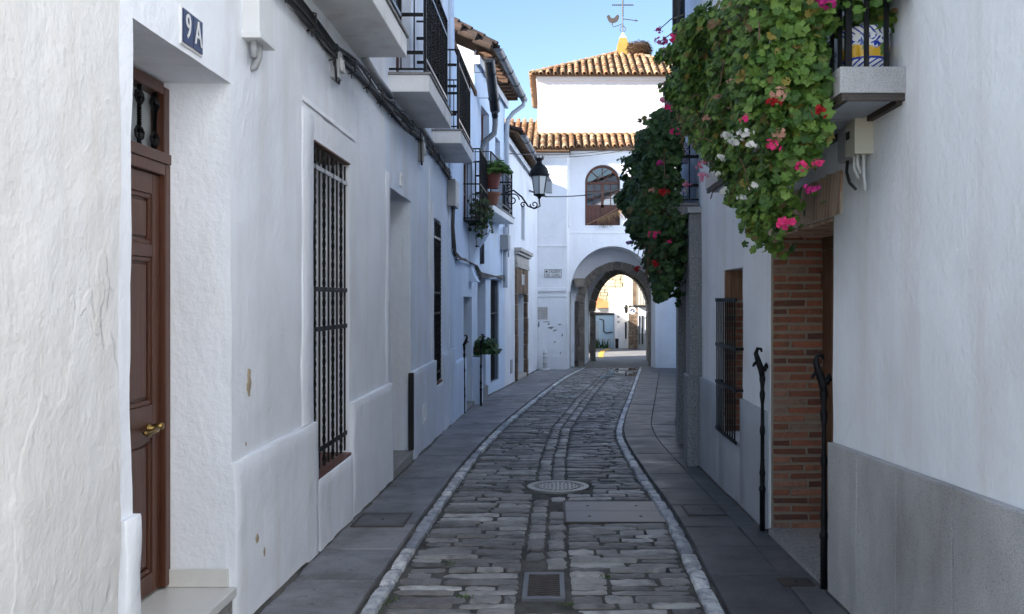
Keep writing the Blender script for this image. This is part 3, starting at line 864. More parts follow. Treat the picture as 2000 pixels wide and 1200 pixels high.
def balcony(parent, f, s0, s1, zb, th, proj, rail_h=1.05, mat='slab_white', iron=True, lip=True, spacing=.105, pale=True, name='balcony', tw=True):
    mb = MB(); f.box(mb, s0, s1, zb, zb + th, -.1, proj); b = mb.build(name, mat, parent, bevel=.008)
    if lip:
        m = MB(); f.box(m, s0 - .012, s1 + .012, zb + th + .001, zb + th + .026, -.05, proj + .015); m.build('slab_edge', 'concrete', b, bevel=.004)
    zt = zb + th + .03; p = proj - .05; a, e = s0 + .05, s1 - .05
    m = MB()
    for z in (zt + .04, zt + rail_h):
        f.box(m, a, e, z - .007, z + .007, p - .018, p + .018)
        f.box(m, a - .018, a + .018, z - .008, z + .006, 0, p - .018); f.box(m, e - .018, e + .018, z - .008, z + .006, 0, p - .018)
    for z in (zt + .2, zt + rail_h - .2, zt + rail_h - .48):
        f.box(m, a - .006, a + .006, z - .018, z + .018, 0, p - .018); f.box(m, e - .006, e + .006, z - .018, z + .018, 0, p - .018)
    for s in (a, e): f.box(m, s - .014, s + .014, zt - .03, zt + rail_h - .008, p - .014, p + .014)
    m.build('rail_frame', 'iron', b, bevel=.002)
    m = MB()
    for z in (zt + .14, zt + rail_h - .17): f.box(m, a + .015, e - .015, z - .016, z + .016, p - .005, p + .012)
    m.build('rail', 'iron_glint' if pale else 'iron', b, bevel=.002)
    n = max(3, round((e - a) / spacing))
    for k in range(1, n):
        put_bar(TW if (k % 2 and tw) else PB, b, f.p(a + (e - a) * k / n, zt + .045, p - .004), rail_h - .055, 'baluster')
    for s in (a, e):
        for q in (.33, .7): put_bar(PB, b, f.p(s, zt + .045, p * q), rail_h - .055, 'baluster')
    return b
TILE = None
def tile_mesh(r=.088, L=.40, n=8):
    mb = MB()
    def arc(rr, y, dz=0): return [(rr * math.cos(math.pi * k / n), y, rr * math.sin(math.pi * k / n) + dz) for k in range(n + 1)]
    a = arc(r, 0); b = arc(r * .82, L); c = arc(r - .016, 0); d = arc(r * .82 - .016, L)
    mb.v = a + b + c + d; mb.r = [0] * len(mb.v); W = n + 1
    mb.f = [(k, k + 1, W + k + 1, W + k) for k in range(n)] + [(2 * W + k + 1, 2 * W + k, 3 * W + k, 3 * W + k + 1) for k in range(n)] + [(k + 1, k, 2 * W + k, 2 * W + k + 1) for k in range(n)] + [(0, W, 3 * W, 2 * W), (n, 2 * W + n, 3 * W + n, W + n)]
    me = mb.mesh('roof_tile', smooth=True); me.materials.append(M['tile'])
    try: me.set_sharp_from_angle(angle=R(40))
    except Exception: pass
    return me, mb
TILE, TILE_MB = tile_mesh()
TILE_SHADED = TILE.copy(); TILE_SHADED.materials.clear(); TILE_SHADED.materials.append(M['tile_shaded'])
def tile_roof(parent, org, u, v, cols, mesh=None, pitch=.26, expo=.30, lift=.02, seed=0, individual=True, name='roof_tile', first=0, skip=None):
    """rows of barrel tiles; cols = list of (u offset, v start, v end); u along the eave, v up the slope"""
    u = Vector(u).normalized(); v = Vector(v).normalized(); w = u.cross(v).normalized()
    if w.z < 0: w = -w
    rg = random.Random(seed); n_i = 0; mb = MB()
    for (cu, v0, v1) in cols:
        t = v0
        while t < v1 - .06:
            k = min(1.0, (v1 - t + .12) / .4)
            jit = rg.uniform(-.008, .008)
            B = Matrix((( *u, 0), (*v, 0), (*w, 0), (0, 0, 0, 1))).transposed()
            T = Matrix.Translation(Vector(org) + u * (cu + jit) + v * t + w * (lift + rg.uniform(0, .008))) @ B @ Matrix.Rotation(R(-2.5 + rg.uniform(-1, 1)), 4, 'X') @ Matrix.Rotation(rg.uniform(-.03, .03), 4, 'Z') @ Matrix.Diagonal((1, k, 1, 1))
            if individual and n_i < 300: link(name, mesh or TILE, None, parent, T); n_i += 1
            else: mb.add([T @ Vector(q) for q in TILE_MB.v], TILE_MB.f, rg.random())
            t += expo
    if mb.v: mb.build('far_tiles', 'tile', parent, smooth=False, kind='stuff')
def simple_roof(parent, f, s0, s1, z, over, back, rise, mat='tile_shade', th=.1):
    """gable roof behind a facade: eave over the street, ridge, rear slope"""
    mb = MB()
    prof = [(over, z), (over, z + th), (-back, z + th + rise), (-2 * back, z + th), (-2 * back, z), (-back, z + rise)]
    mb.prism([f.p(s0, q[1], q[0]) for q in prof], f.u * (s1 - s0))
    return mb.build('roof', mat, parent)
def bulk(parent, f, s0, s1, z0, z1, depth, rise, mat):
    """side and rear walls of a house, with gables"""
    mb = MB()
    for s in (s0, s1):
        pts = [f.p(s, z0, -.02), f.p(s, z1, -.02), f.p(s, z1 + rise, -depth / 2), f.p(s, z1, -depth), f.p(s, z0, -depth)]
        mb.add(pts, [(0, 1, 2, 3, 4)])
    mb.quad(f.p(s0, z0, -depth), f.p(s1, z0, -depth), f.p(s1, z1, -depth), f.p(s0, z1, -depth))
    return mb.build('wall', mat, parent)
def text_mesh(txt, size, ext=.002, spacing=1.0):
    cu = bpy.data.curves.new('t', 'FONT'); cu.body = txt; cu.size = size; cu.extrude = ext
    cu.align_x = 'CENTER'; cu.align_y = 'CENTER'; cu.space_character = spacing; cu.resolution_u = 4
    o = bpy.data.objects.new('t', cu); COL.objects.link(o)
    dg = bpy.context.evaluated_depsgraph_get(); me = bpy.data.meshes.new_from_object(o.evaluated_get(dg))
    bpy.data.objects.remove(o); return me
def lettering(parent, txt, size, center, u, n, mat, sx=1.0, name='lettering', spacing=1.0):
    me = text_mesh(txt, size, .0015, spacing); me.materials.clear(); me.materials.append(M[mat])
    u = Vector(u).normalized(); n = Vector(n).normalized(); up = n.cross(u)
    B = Matrix(((*u, 0), (*up, 0), (*n, 0), (0, 0, 0, 1))).transposed()
    return link(name, me, None, parent, Matrix.Translation(center) @ B @ Matrix.Diagonal((sx, 1, 1, 1)))

# ================================================================ LEFT SIDE
FL = Frame((-1.6, 0), (0, 1), (1, 0))
# the old rough-plastered house nearest the viewer
h0 = thing('old_house', (-1.6, 1.8, 0), 'old rough white plastered house nearest on the left, lumpy stained wall', 'house')
facade('wall', h0, 'plaster_old', FL, 0, 3.13, -.15, 7.7, cell=.035, amp=.010, d=.014, seed=2, freq=1.7)
bulk(h0, FL, 0, 3.1, -.15, 7.7, 8, 1.6, 'plaster_old')
simple_roof(h0, FL, -.05, 3.1, 7.7, .35, 4.2, 1.7)

# house 9A
h1 = thing('town_house', (-1.6, 8.3, -.25), 'long white house numbered nine with brown panelled door, barred windows and three balconies', 'house')
D1 = (3.25, 4.24, .143, 2.63, .33)
D2 = (8.38, 9.61, -.14, 2.67, .40)
W1 = (5.71, 6.71, .356, 2.64, .36)
W2 = (11.47, 12.26, .40, 2.67, .16)
ups = [(5.78, 6.65, 3.78, 6.1, .18), (8.72, 9.62, 3.78, 6.1, .18), (11.55, 12.4, 3.78, 6.1, .18)]
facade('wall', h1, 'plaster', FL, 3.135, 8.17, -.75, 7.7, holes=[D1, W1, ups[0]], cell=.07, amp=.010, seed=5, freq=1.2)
facade('wall', h1, 'plaster_mid_shade', FL, 8.17, 13.6, -.75, 7.7, holes=[D2, W2] + ups[1:], cell=.07, amp=.010, seed=5, freq=1.2)
bulk(h1, FL, 3.15, 13.6, -.75, 7.7, 8, 1.6, 'plaster')
simple_roof(h1, FL, 3.12, 13.62, 7.7, .35, 4.2, 1.7)
PT = .755
for i, (a, b, zt, z0) in enumerate(((3.14, 3.25, PT, -.2), (4.24, 5.70, PT, -.3), (5.72, 6.70, .352, -.35), (6.72, 8.38, PT, -.4), (9.61, 11.46, PT, -.5), (11.48, 12.25, .395, -.5), (12.27, 13.0, PT + .03, -.55))):
    panel('plinth', h1, 'plaster' if a < 8.3 else 'plaster_mid_shade', FL, a, b, z0, zt, -.03, .032, cell=.07, amp=.007, seed=20 + i, round_=.009)
panel('corner_pilaster', h1, 'plaster_blue_shade', FL, 13.02, 13.6, -.6, .82, -.02, .06, amp=.003, seed=31)
panel('corner_pilaster', h1, 'plaster_blue_shade', FL, 13.1, 13.6, .83, 7.6, -.02, .035, cell=.25, amp=.003, seed=32)
# shallow raised plaster margins round the openings
for i, (a, b, z0, z1) in enumerate(((5.45, 5.69, PT, 2.80), (8.17, 8.36, PT, 2.80), (11.18, 11.45, PT, 2.85))):
    panel('plaster_margin', h1, 'plaster', FL, a, b, z0 + .004, z1, -.01, .009, cell=.12, amp=.002, seed=40 + i, round_=.006)
panel('plaster_margin', h1, 'plaster', FL, 5.45, 6.9, 2.84, 2.875, -.01, .006, amp=.002, seed=45, round_=.004)
panel('plaster_margin', h1, 'plaster', FL, 11.0, 11.04, 1.8, 3.3, -.01, .02, amp=.001, seed=47, round_=.006)

# number nine door
panelled_door(h1, FL, 3.25, 4.24, .16, 2.23, -.315, rows=((.05, .37), (.45, .80), (.83, .95)), fr=.055)
mb = MB(); FL.box(mb, 3.25, 4.24, 2.232, 2.285, -.4, -.29); FL.box(mb, 3.25, 3.31, 2.286, 2.61, -.4, -.30); FL.box(mb, 4.18, 4.24, 2.286, 2.61, -.4, -.30); FL.box(mb, 3.31, 4.18, 2.57, 2.628, -.4, -.301)
tr = mb.build('transom', 'door_wood', h1, bevel=.005)
mb = MB(); FL.box(mb, 3.31, 4.18, 2.287, 2.569, -.37, -.366); mb.build('pane', 'frosted', tr)
for k in range(6):
    s = 3.36 + .155 * k
    put_bar(TWL, tr, FL.p(s, 2.287, -.325), .283)
    m = MB()
    for z, sg in ((2.335, 1), (2.525, -1)):
        for e in (-1, 1):
            m.tube([FL.p(s + e * (.006 + .034 * math.sin(q * .9)), z + sg * (.03 * (1 - math.cos(q * .9))) - sg * .02, -.325) for q in range(5)], .007, 6)
        m.tube([FL.p(s - .016, z, -.325), FL.p(s + .016, z, -.325)], .012, 6)
    m.build('scroll', 'iron', tr)
m = MB(); hz = 1.57 - 251 * 4.1 / F
m.lathe([(.028, 0), (.024, .006), (.012, .014), (.012, .03)], (0, 0, 0), 12)
Rt = Matrix.Translation(FL.p(4.07, hz, -.323)) @ Matrix.Rotation(R(90), 4, 'Y')
hd = MB(); hd.add([Rt @ Vector(v) for v in m.v], m.f)
hd.tube([FL.p(4.08, hz, -.29), FL.p(4.05, hz, -.275), FL.p(4.0, hz - .004, -.272), FL.p(3.95, hz - .008, -.275), FL.p(3.93, hz + .004, -.28)], [.011, .014, .010, .013, .009], 8)
m = MB(); hd.tube([FL.p(4.105, hz + .008, -.32), FL.p(4.105, hz + .008, -.272)], [.012, .018], 8)
link('door_handle', hd.mesh('door_handle', smooth=True), 'brass', h1)
mb = MB(); FL.box(mb, 3.25, 4.235, .10, .147, -.36, .035); mb.build('doorstep', 'marble', h1, bevel=.006)
mb = MB(); FL.box(mb, 3.252, 4.233, -.2, .098, -.2, .012); mb.build('step_riser', 'concrete', h1)
mb = MB(); FL.box(mb, 4.222, 4.236, .149, .235, -.31, -.005); mb.build('skirting', 'marble', h1, bevel=.002)

# barred windows and second door
glazed(h1, FL, 5.71, 6.71, .40, 2.62, -.30, mull=1, trans=(.33, .66))
mb = MB(); FL.box(mb, 5.715, 6.705, .30, .372, -.34, .02); mb.build('window_sill', 'window_wood', h1, bevel=.004)
mb = MB(); FL.box(mb, 5.715, 6.705, 2.622, 2.636, -.2, .012); mb.build('window_head', 'old_wood', h1, bevel=.002)
grille(h1, FL, 5.72, 6.68, .40, 2.60, -.012, (1.64, 1.365, .53), 8, ext=.0, pale=(2.47,))
glazed(h1, FL, 11.47, 12.26, .43, 2.65, -.10, mull=1, trans=(.5,), curtain=False)
mb = MB(); FL.box(mb, 11.475, 12.255, .35, .42, -.2, .02); mb.build('window_sill', 'window_wood', h1, bevel=.004)
grille(h1, FL, 11.48, 12.25, .44, 2.63, -.008, (1.66, 1.38, .56), 7, ext=.0, pale=(2.42,))
panelled_door(h1, FL, 8.38, 9.61, -.12, 2.66, -.35)
mb = MB(); FL.box(mb, 8.385, 9.605, -.5, -.125, -.4, .03); mb.build('doorstep', 'concrete', h1, bevel=.008)
mb = MB(); FL.box(mb, 9.565, 9.612, -.12, PT - .01, -.02, .04); mb.build('corner_guard', 'black', h1, bevel=.008)
m = MB(); FL.box(m, 10.32, 10.62, .06, .30, .02, .036); v = m.build('vent', 'plaster', h1, bevel=.004)
for k in range(4):
    m = MB(); FL.box(m, 10.35, 10.59, .085 + .052 * k, .115 + .052 * k, .036, .042); m.build('slat', 'plaster', v)
for a, b, z0, z1, dd in ups: panelled_door(h1, FL, a, b, z0, z1, -.15, mat='window_wood')
balcony(h1, FL, 5.35, 7.03, 3.557, .16, .40)
balcony(h1, FL, 8.3, 10.08, 3.585, .165, .40)
balcony(h1, FL, 11.2, 12.85, 3.615, .16, .40)
for k, (px, py, w, hh) in enumerate(((485, 748, .022, .06), (489, 1052, .012, .022), (503, 1078, .007, .018), (478, 866, .005, .008))):
    p = onX(px, py, -1.6); n = 12; m = MB(); dd = .040 if py > 905 else .009
    pts = [FL.p(p.y + w * (1 + 1.1 * noise.noise(Vector((q * .73 + .3, k + .4, .5)))) * math.cos(q * .5236), p.z + hh * (1 + 1.1 * noise.noise(Vector((q * .61 + .2, k + .7, 3.3)))) * math.sin(q * .5236), dd) for q in range(n)]
    m.prism(pts, (-.02, 0, 0)); m.build('peeled_patch', 'peel', h1)

# number tile 9A
p0 = FL.p(3.765, 2.748, .006)
t = thing('number_tile', p0, 'dark blue enamel tiles reading 9A beside the brown door', 'house number')
mb = MB(); FL.box(mb, 3.655, 3.875, 2.665, 2.83, -.01, .012); mb.build('backing', 'plastic_white', t, bevel=.003)
M['enamel'] = paint('enamel', (.012, .022, .09), .25, 0, .3, .05)
for s, ch in ((3.712, '9'), (3.816, 'A')):
    m = MB(); FL.box(m, s - .050, s + .050, 2.675, 2.820, .0125, .017); b = m.build('tile', 'enamel', t, bevel=.002)
    lettering(b, ch, .155, FL.p(s, 2.748, .019), FL.u, FL.n, 'plastic_white', .74, 'numeral')
# small plate by the second door
t = thing('number_plate', FL.p(9.0, 2.83, 0), 'small pale number plate above the second doorway of the long house', 'house number')
m = MB(); FL.box(m, 8.93, 9.03, 2.76, 2.90, -.005, .014); b = m.build('plate', 'plastic_white', t, bevel=.003)
lettering(b, '9', .1, FL.p(8.98, 2.83, .0165), FL.u, FL.n, 'plastic_grey', .8, 'numeral')
# white fuse box high on the wall
t = thing('fuse_box', FL.p(4.52, 2.93, 0), 'white plastic fuse box high on the wall between door and window', 'fuse box')
m = MB(); FL.box(m, 4.40, 4.62, 2.93, 3.35, -.01, .09); m.build('case', 'plastic_white', t, bevel=.008)
m = MB(); FL.box(m, 4.39, 4.63, 2.915, 2.945, -.01, .1); m.build('collar', 'plastic_white', t, bevel=.004)
m = MB(); m.tube([FL.p(4.46, 2.93, .04), FL.p(4.46, 2.83, .04)], .018, 8); m.tube([FL.p(4.53, 2.93, .045), FL.p(4.53, 2.85, .04), FL.p(4.53, 2.80, .02), FL.p(4.53, 2.79, -.01)], .02, 8); m.build('conduit', 'plastic_grey', t, smooth=True)

# cable bundle under the balconies
t = thing('cable_bundle', FL.p(5.2, 3.4, 0), 'thick bundle of dark cables running along the wall under the balconies', 'cables')
rg = random.Random(31)
base = [(4.6, 3.42), (5.22, 3.40), (6.1, 3.34), (6.9, 3.41), (7.87, 3.41), (9, 3.47), (10.1, 3.50), (10.5, 3.49), (11.5, 3.50), (12.4, 3.47), (13.2, 3.44)]
for c in range(13):
    oz, od = rg.uniform(-.045, .045), rg.uniform(.012, .05); ph = rg.uniform(0, 6)
    m = MB(); path = []
    s = 4.4
    while s < 13.25:
        z = lerp(base, s) + oz * (1 + .5 * math.sin(s * 1.3 + ph)) + .014 * math.sin(s * 3.1 + ph) ; dd = od + .010 * math.sin(s * 2.3 + ph)
        path.append(FL.p(s, z, max(.012, dd))); s += .16
    m.tube(path, rg.choice((.006, .008, .010, .013)), 6); m.build('cable', rg.choice(('cable', 'cable', 'cable_grey')), t, smooth=True)
for s in [5.0 + .55 * k for k in range(15)]:
    m = MB(); z = lerp(base, s); m.tube([FL.p(s, z - .065, .0), FL.p(s, z - .05, .06), FL.p(s + .01, z + .05, .06), FL.p(s + .01, z + .07, 0)], .006, 5); m.tube([FL.p(s, z - .06, .03), FL.p(s + .01, z - .10, .035)], .005, 5); m.build('clip', 'cable', t)
def ceramic_block(name, s, z, label, w=.1, hgt=.2):
    t = thing(name, FL.p(s, z, 0), label, 'junction')
    m = MB(); FL.box(m, s - w / 2, s + w / 2, z - hgt / 2, z + hgt / 2, -.01, .06); b = m.build('body', 'plastic_grey', t, bevel=.01)
    for k in range(3):
        q = MB(); q.tube([FL.p(s - .03 + .03 * k, z + hgt * .25, .06), FL.p(s - .03 + .03 * k, z - hgt * .25, .075)], .012, 8); q.build('fuse', 'plastic_white', t, smooth=True)
    q = MB(); q.tube([FL.p(s - w * .6, z + hgt * .6, .03), FL.p(s - w * .75, z, .035), FL.p(s - w * .4, z - hgt * .62, .035), FL.p(s + w * .3, z - hgt * .62, .035), FL.p(s + w * .6, z - hgt * .2, .035)], .009, 6); q.build('cable', 'cable', t, smooth=True)
    return t
ceramic_block('junction_block', 6.22, 3.27, 'open cable junction hanging below the bundle by the nearest balcony')
ceramic_block('junction_block', 10.2, 3.36, 'cable junction with loose wires under the second balcony end', .08, .3)
t = thing('surface_pipe', FL.p(7.1, 3.5, 0), 'grey pipe along the wall between the first two balconies', 'pipe')
for q in ([FL.p(7.03, 3.60, .03), FL.p(7.6, 3.55, .03), FL.p(8.3, 3.54, .03)], [FL.p(10.1, 3.63, .03), FL.p(11.2, 3.60, .03)]):
    m = MB(); m.tube(q, .03, 8); m.build('pipe_length', 'plastic_grey', t, smooth=True)
# meter box at the far corner of the long house and the cables below it
t = thing('meter_box', FL.p(13.2, 2.99, 0), 'tall grey meter box on the corner pilaster where the cables drop', 'meter box')
m = MB(); FL.box(m, 12.95, 13.45, 2.99, 3.40, .0, .12); m.build('case', 'plastic_grey', t, bevel=.01)
m = MB(); FL.box(m, 12.99, 13.41, 3.02, 3.37, .12, .127); m.build('lid', 'plastic_grey', t, bevel=.004)
for k in range(4):
    m = MB(); s = 13.1 + .08 * k
    m.tube([FL.p(s, 2.99, .06), FL.p(s + .02, 2.7, .05), FL.p(s + .1 * k, 2.35 - .05 * k, .06), FL.p(14.4, 2.25, .06 + .02 * k), FL.p(15.2, 2.25, .08), FL.p(16.6, 2.22, .07 + .02 * k), FL.p(17.6, 2.0 + .04 * k, .12), FL.p(19, 2.08, .33), FL.p(20.6, 2.0 + .05 * k, .45)], .014, 6)
    m.build('cable', 'cable', t, smooth=True)
# ---------------------------------------------------------------- house beyond the corner (low) with cage window
def seg(a, b, side):
    u = (Vector(b) - Vector(a)).normalized(); n = Vector((u.y, -u.x)) if side == 'L' else Vector((-u.y, u.x))
    return Frame(a, u, n), (Vector(b) - Vector(a)).length
F2, L2 = seg((-1.6, 13.6), (-1.55, 17.0), 'L')
h2 = thing('narrow_house', (-1.58, 15.3, -.46), 'narrow white house, blue shade in its wall colour, with caged plant window and white corbel', 'house')
D3 = (1.55, 2.9, -.4, 1.62, .3)
facade('wall', h2, 'plaster_blue_shade', F2, 0.02, L2, -.9, 5.6, holes=[D3, (1.5, 2.85, 2.95, 4.2, .2)], cell=.17, amp=.004, seed=9)
bulk(h2, F2, .02, L2, -.9, 5.6, 7, 1.4, 'plaster_blue_shade')
simple_roof(h2, F2, .0, L2, 5.6, .04, 3.55, 1.4)
panelled_door(h2, F2, 1.55, 2.9, -.38, 1.61, -.25)
mb = MB(); F2.box(mb, 1.56, 2.89, -.8, -.385, -.3, .05); mb.build('doorstep', 'concrete', h2, bevel=.01)
panel('plinth', h2, 'plaster_blue_shade', F2, .03, 1.53, -.8, .55, -.02, .05, seed=60)
panel('plinth', h2, 'plaster_blue_shade', F2, 2.92, L2 - .01, -.8, .45, -.02, .16, seed=61)
glazed(h2, F2, 1.5, 2.85, 2.97, 4.18, -.12, curtain=False)
# corbel carrying the cage
m = MB(); prof = [(0, 2.95), (.36, 2.95), (.34, 2.83), (.27, 2.7), (.16, 2.55), (.09, 2.35), (.05, 2.15), (.09, 2.02), (.16, 1.9), (0, 1.9)]
m.prism([F2.p(2.35, z, d) for d, z in prof], F2.u * .45); m.build('corbel', 'plaster_blue_shade', h2)
m = MB()
for z in (3.0, 3.6, 4.22):
    F2.box(m, 1.45, 2.9, z - .012, z + .012, .28, .30); F2.box(m, 1.44, 1.465, z - .011, z + .011, 0, .30); F2.box(m, 2.885, 2.91, z - .011, z + .011, 0, .30)
F2.box(m, 1.45, 2.9, 2.962, 2.975, 0, .3)
cg = m.build('window_cage', 'iron', h2)
for k in range(13): put_bar(PB, cg, F2.p(1.45 + 1.45 * k / 12, 2.98, .29), 1.24)
for k in range(3): put_bar(PB, cg, F2.p(1.45, 2.98, .07 + .07 * k), 1.24); put_bar(PB, cg, F2.p(2.9, 2.98, .07 + .07 * k), 1.24)

# ---------------------------------------------------------------- tall house with gutter
F3, L3 = seg((-1.55, 17.0), (-1.184, 21.0), 'L')
h3 = thing('gutter_house', (-1.37, 19, -.57), 'tall narrow white house with overhanging tiled eave, gutter and railed balcony', 'house')
D4 = (.26, 1.24, -.27, 2.03, .32); W4 = (1.9, 3.1, -.31, 2.02, .2)
B4 = (.7, 1.7, 3.6, 5.6, .2)
facade('wall', h3, 'plaster_blue_shade', F3, 0, L3, -1, 6.55, holes=[D4, W4, B4, (2.55, 3.3, 4.2, 5.3, .2)], cell=.17, amp=.004, seed=12)
bulk(h3, F3, 0, L3, -1, 6.5, 7, 1.55, 'plaster')
panelled_door(h3, F3, .26, 1.24, -.25, 2.02, -.27, mat='old_wood')
mb = MB(); F3.box(mb, .27, 1.23, -.9, -.255, -.3, .06); mb.build('doorstep', 'concrete', h3, bevel=.01)
mb = MB(); F3.box(mb, 1.91, 3.09, -.30, 2.01, -.12, -.1); mb.build('shutter', 'dark_room', h3)
grille(h3, F3, 1.92, 3.08, -.29, 2.0, -.03, (.45, 1.25), 9, ext=0, alt=False)
panelled_door(h3, F3, .7, 1.7, 3.6, 5.6, -.15, mat='window_wood'); glazed(h3, F3, 2.55, 3.3, 4.2, 5.3, -.12, curtain=False)
balcony(h3, F3, -.02, 3.1, 3.33, .13, .36, 1.02, spacing=.13, mat='slab_white', tw=False, pale=False)
# roof: verge tiles, eave tiles, boards
over, ridge, rise = .36, 3.6, 2.4
mb = MB(); prof = [(over, 6.52), (over, 6.56), (-ridge, 6.56 + rise), (-2 * ridge, 6.5), (-2 * ridge, 6.44), (-ridge, 6.5 + rise)]
mb.prism([F3.p(-.12, z, d) for d, z in prof], F3.u * (L3 + .2)); rf = mb.build('roof', 'tile_shade', h3); WORLD[rf] = Vector((0, 0, 0))
vdir = F3.n * -(ridge + over) + Vector((0, 0, rise)); vl = vdir.length
tile_roof(rf, F3.p(-.12, 6.57, over + .06), F3.u, vdir, [(.09 + .24 * k, 0, 1.6) for k in range(18)], expo=.3, seed=5, mesh=TILE_SHADED)
for k in range(12): m = MB(); F3.box(m, .1 + .34 * k, .17 + .34 * k, 6.42, 6.515, -.05, over - .02); m.build('rafter', 'old_wood', rf)
panel('cornice', h3, 'plaster', F3, .0, L3, 6.25, 6.42, -.02, .10, seed=70)
# gable tiles seen edge-on above the end wall: rough stacked courses
rg = random.Random(3); q = 0
while q < 3.4:
    for lay_ in range(2):
        m = MB(); d = over - q; z = 6.53 + rise * q / (ridge + over) + .055 * lay_
        m.tube([F3.p(-.16 + rg.uniform(-.02, .02) + .05 * lay_, z, d), F3.p(-.14 + .05 * lay_, z + .135 + .01, d - .36)], [.075, .062], 8); m.build('verge_tile', 'tile_shaded', rf)
    q += .3
# gutters and pipes
def gutter(name, a, b, r, label, mat='zinc', brackets=4, cap=True):
    a, b = Vector(a), Vector(b); d = (b - a).normalized(); side = d.cross(Vector((0, 0, 1))).normalized(); up = side.cross(d).normalized()
    t = thing(name, a, label, 'gutter'); m = MB(); n = 10
    for P in (a, b):
        for rr in (r, r - .008):
            for k in range(n + 1):
                an = math.pi + math.pi * k / n; m.v.append(tuple(P + side * (rr * math.cos(an)) + up * (rr * math.sin(an)))); m.r.append(0)
    W = n + 1
    m.f = [(k, k + 1, 2 * W + k + 1, 2 * W + k) for k in range(n)] + [(W + k + 1, W + k, 3 * W + k, 3 * W + k + 1) for k in range(n)] + [(0, W, 3 * W, 2 * W), (n, 2 * W + n, 3 * W + n, W + n)] + [tuple(range(W)), tuple(range(2 * W, 3 * W))]
    link('trough', m.mesh('trough', smooth=False), mat, t)
    for k in range(brackets):
        P = a + (b - a) * (k + .5) / brackets; m = MB()
        m.tube([P + side * (r + .006) * math.cos(math.pi + math.pi * q / 8) + up * (r + .006) * math.sin(math.pi + math.pi * q / 8) for q in range(9)], .008, 5)
        m.tube([P - side * r, P - side * (r + .25)], .006, 5); m.build('bracket', 'iron', t)
    return t
g = gutter('eave_gutter', F3.p(-.1, 6.52, over + .12), F3.p(L3 + .0, 6.47, over + .12), .085, 'long grey half round gutter under the highest eave on the left')
m = MB(); e = F3.p(L3 - .12, 6.42, over + .12)
m.tube([e, e + Vector((0, 0, -.12)), F3.p(L3 - .10, 6.12, .22), F3.p(L3 - .1, 5.95, .09), F3.p(L3 - .1, 5.7, .07), F3.p(L3 - .1, 4.6, .07), F3.p(L3 - .1, 2.6, .07)], .055, 10)
m.build('downpipe', 'zinc_light', g, smooth=True)
g = gutter('sloping_gutter', (-1.22, 16.3, 6.16), (-1.2, 17.75, 5.5), .105, 'thick dark sloping gutter emptying into a downpipe on the left', 'zinc_dark', 2)
m = MB(); m.tube([(-1.2, 17.72, 5.42), (-1.2, 17.76, 5.2), (-1.22, 17.76, 5.02), (-1.38, 17.7, 4.86), (-1.46, 17.66, 4.7), (-1.47, 17.6, 3.5), (-1.47, 17.6, 2.3)], .06, 10); m.build('downpipe', 'zinc', g, smooth=True)
m = MB(); m.tube([(-1.2, 17.6, 5.46), (-1.2, 17.72, 5.36)], .07, 10); m.build('outlet', 'zinc_dark', g, smooth=True)
t = thing('rainwater_pipe', F3.p(2.6, 2.0, .05), 'short pale blue pipe with grey box on the wall beside the tall window', 'pipe')
m = MB(); m.tube([F3.p(3.5, 3.3, .09), F3.p(3.5, 1.9, .09), F3.p(3.5, 1.85, .09)], .06, 10); m.build('pipe', 'zinc_light', t, smooth=True)
m = MB(); F3.box(m, 3.25, 3.6, 2.75, 3.1, .0, .2); m.build('box', 'plastic_grey', t, bevel=.01)

# ---------------------------------------------------------------- low white house with stone portal next to the gate
F4, L4 = seg((-1.184, 21.0), (-.53, 29.38), 'L')
h4 = thing('portal_house', (-.86, 25.2, -.75), 'white house next to the gate with brown stone portal and wall lamp', 'house')
P4 = (2.35, 4.55, -.62, 1.72, .35); N4 = (3.55, 4.4, 3.3, 4.3, .2)
facade('wall', h4, 'plaster', F4, .0, L4, -1.2, 5.65, holes=[P4, N4], cell=.2, amp=.006, seed=15)
bulk(h4, F4, .0, L4, -1.2, 5.6, 7, 1.3, 'plaster')
mb = MB(); prof = [(.34, 5.62), (.34, 5.66), (-3.5, 7.0), (-7, 5.6), (-7, 5.54), (-3.5, 6.94)]
mb.prism([F4.p(-.05, z, d) for d, z in prof], F4.u * (L4 + .05)); rf = mb.build('roof', 'tile_shade', h4); WORLD[rf] = Vector((0, 0, 0))
vdir = F4.n * -3.84 + Vector((0, 0, 1.34))
tile_roof(rf, F4.p(-.05, 5.67, .40), F4.u, vdir, [(.1 + .25 * k, 0, 1.2) for k in range(33)], seed=8, mesh=TILE_SHADED)
g = gutter('eave_gutter', F4.p(-.02, 5.6, .46), F4.p(L4 - .4, 5.55, .46), .08, 'grey gutter under the lowest eave beside the street lamp', 'zinc', 6)
panel('cornice', h4, 'plaster', F4, .0, L4 - .02, 5.4, 5.56, -.02, .12, seed=71)
panelled_door(h4, F4, 2.36, 4.54, -.6, 1.71, -.3, mat='granite_dark', rows=((.08, .45), (.52, .9)))
mb = MB(); F4.box(mb, 2.37, 4.53, -1.1, -.605, -.3, .05); mb.build('doorstep', 'cornice_stone', h4, bevel=.01)
rg = random.Random(4)
def blocks(s0, s1, z0, z1, dz, sv):
    z = z0
    while z < z1 - .05:
        hgt = min(rg.uniform(dz * .8, dz * 1.25), z1 - z); m = MB(); F4.box(m, s0 + .004, s1 - .004, z + .004, z + hgt - .004, -.05, .06 + rg.uniform(-.01, .01)); m.build('portal_stone', 'brown_stone', h4, bevel=.012); z += hgt
blocks(2.02, 2.36, -.9, 1.72, .38, 1); blocks(4.54, 4.86, -1.0, 1.72, .38, 1)
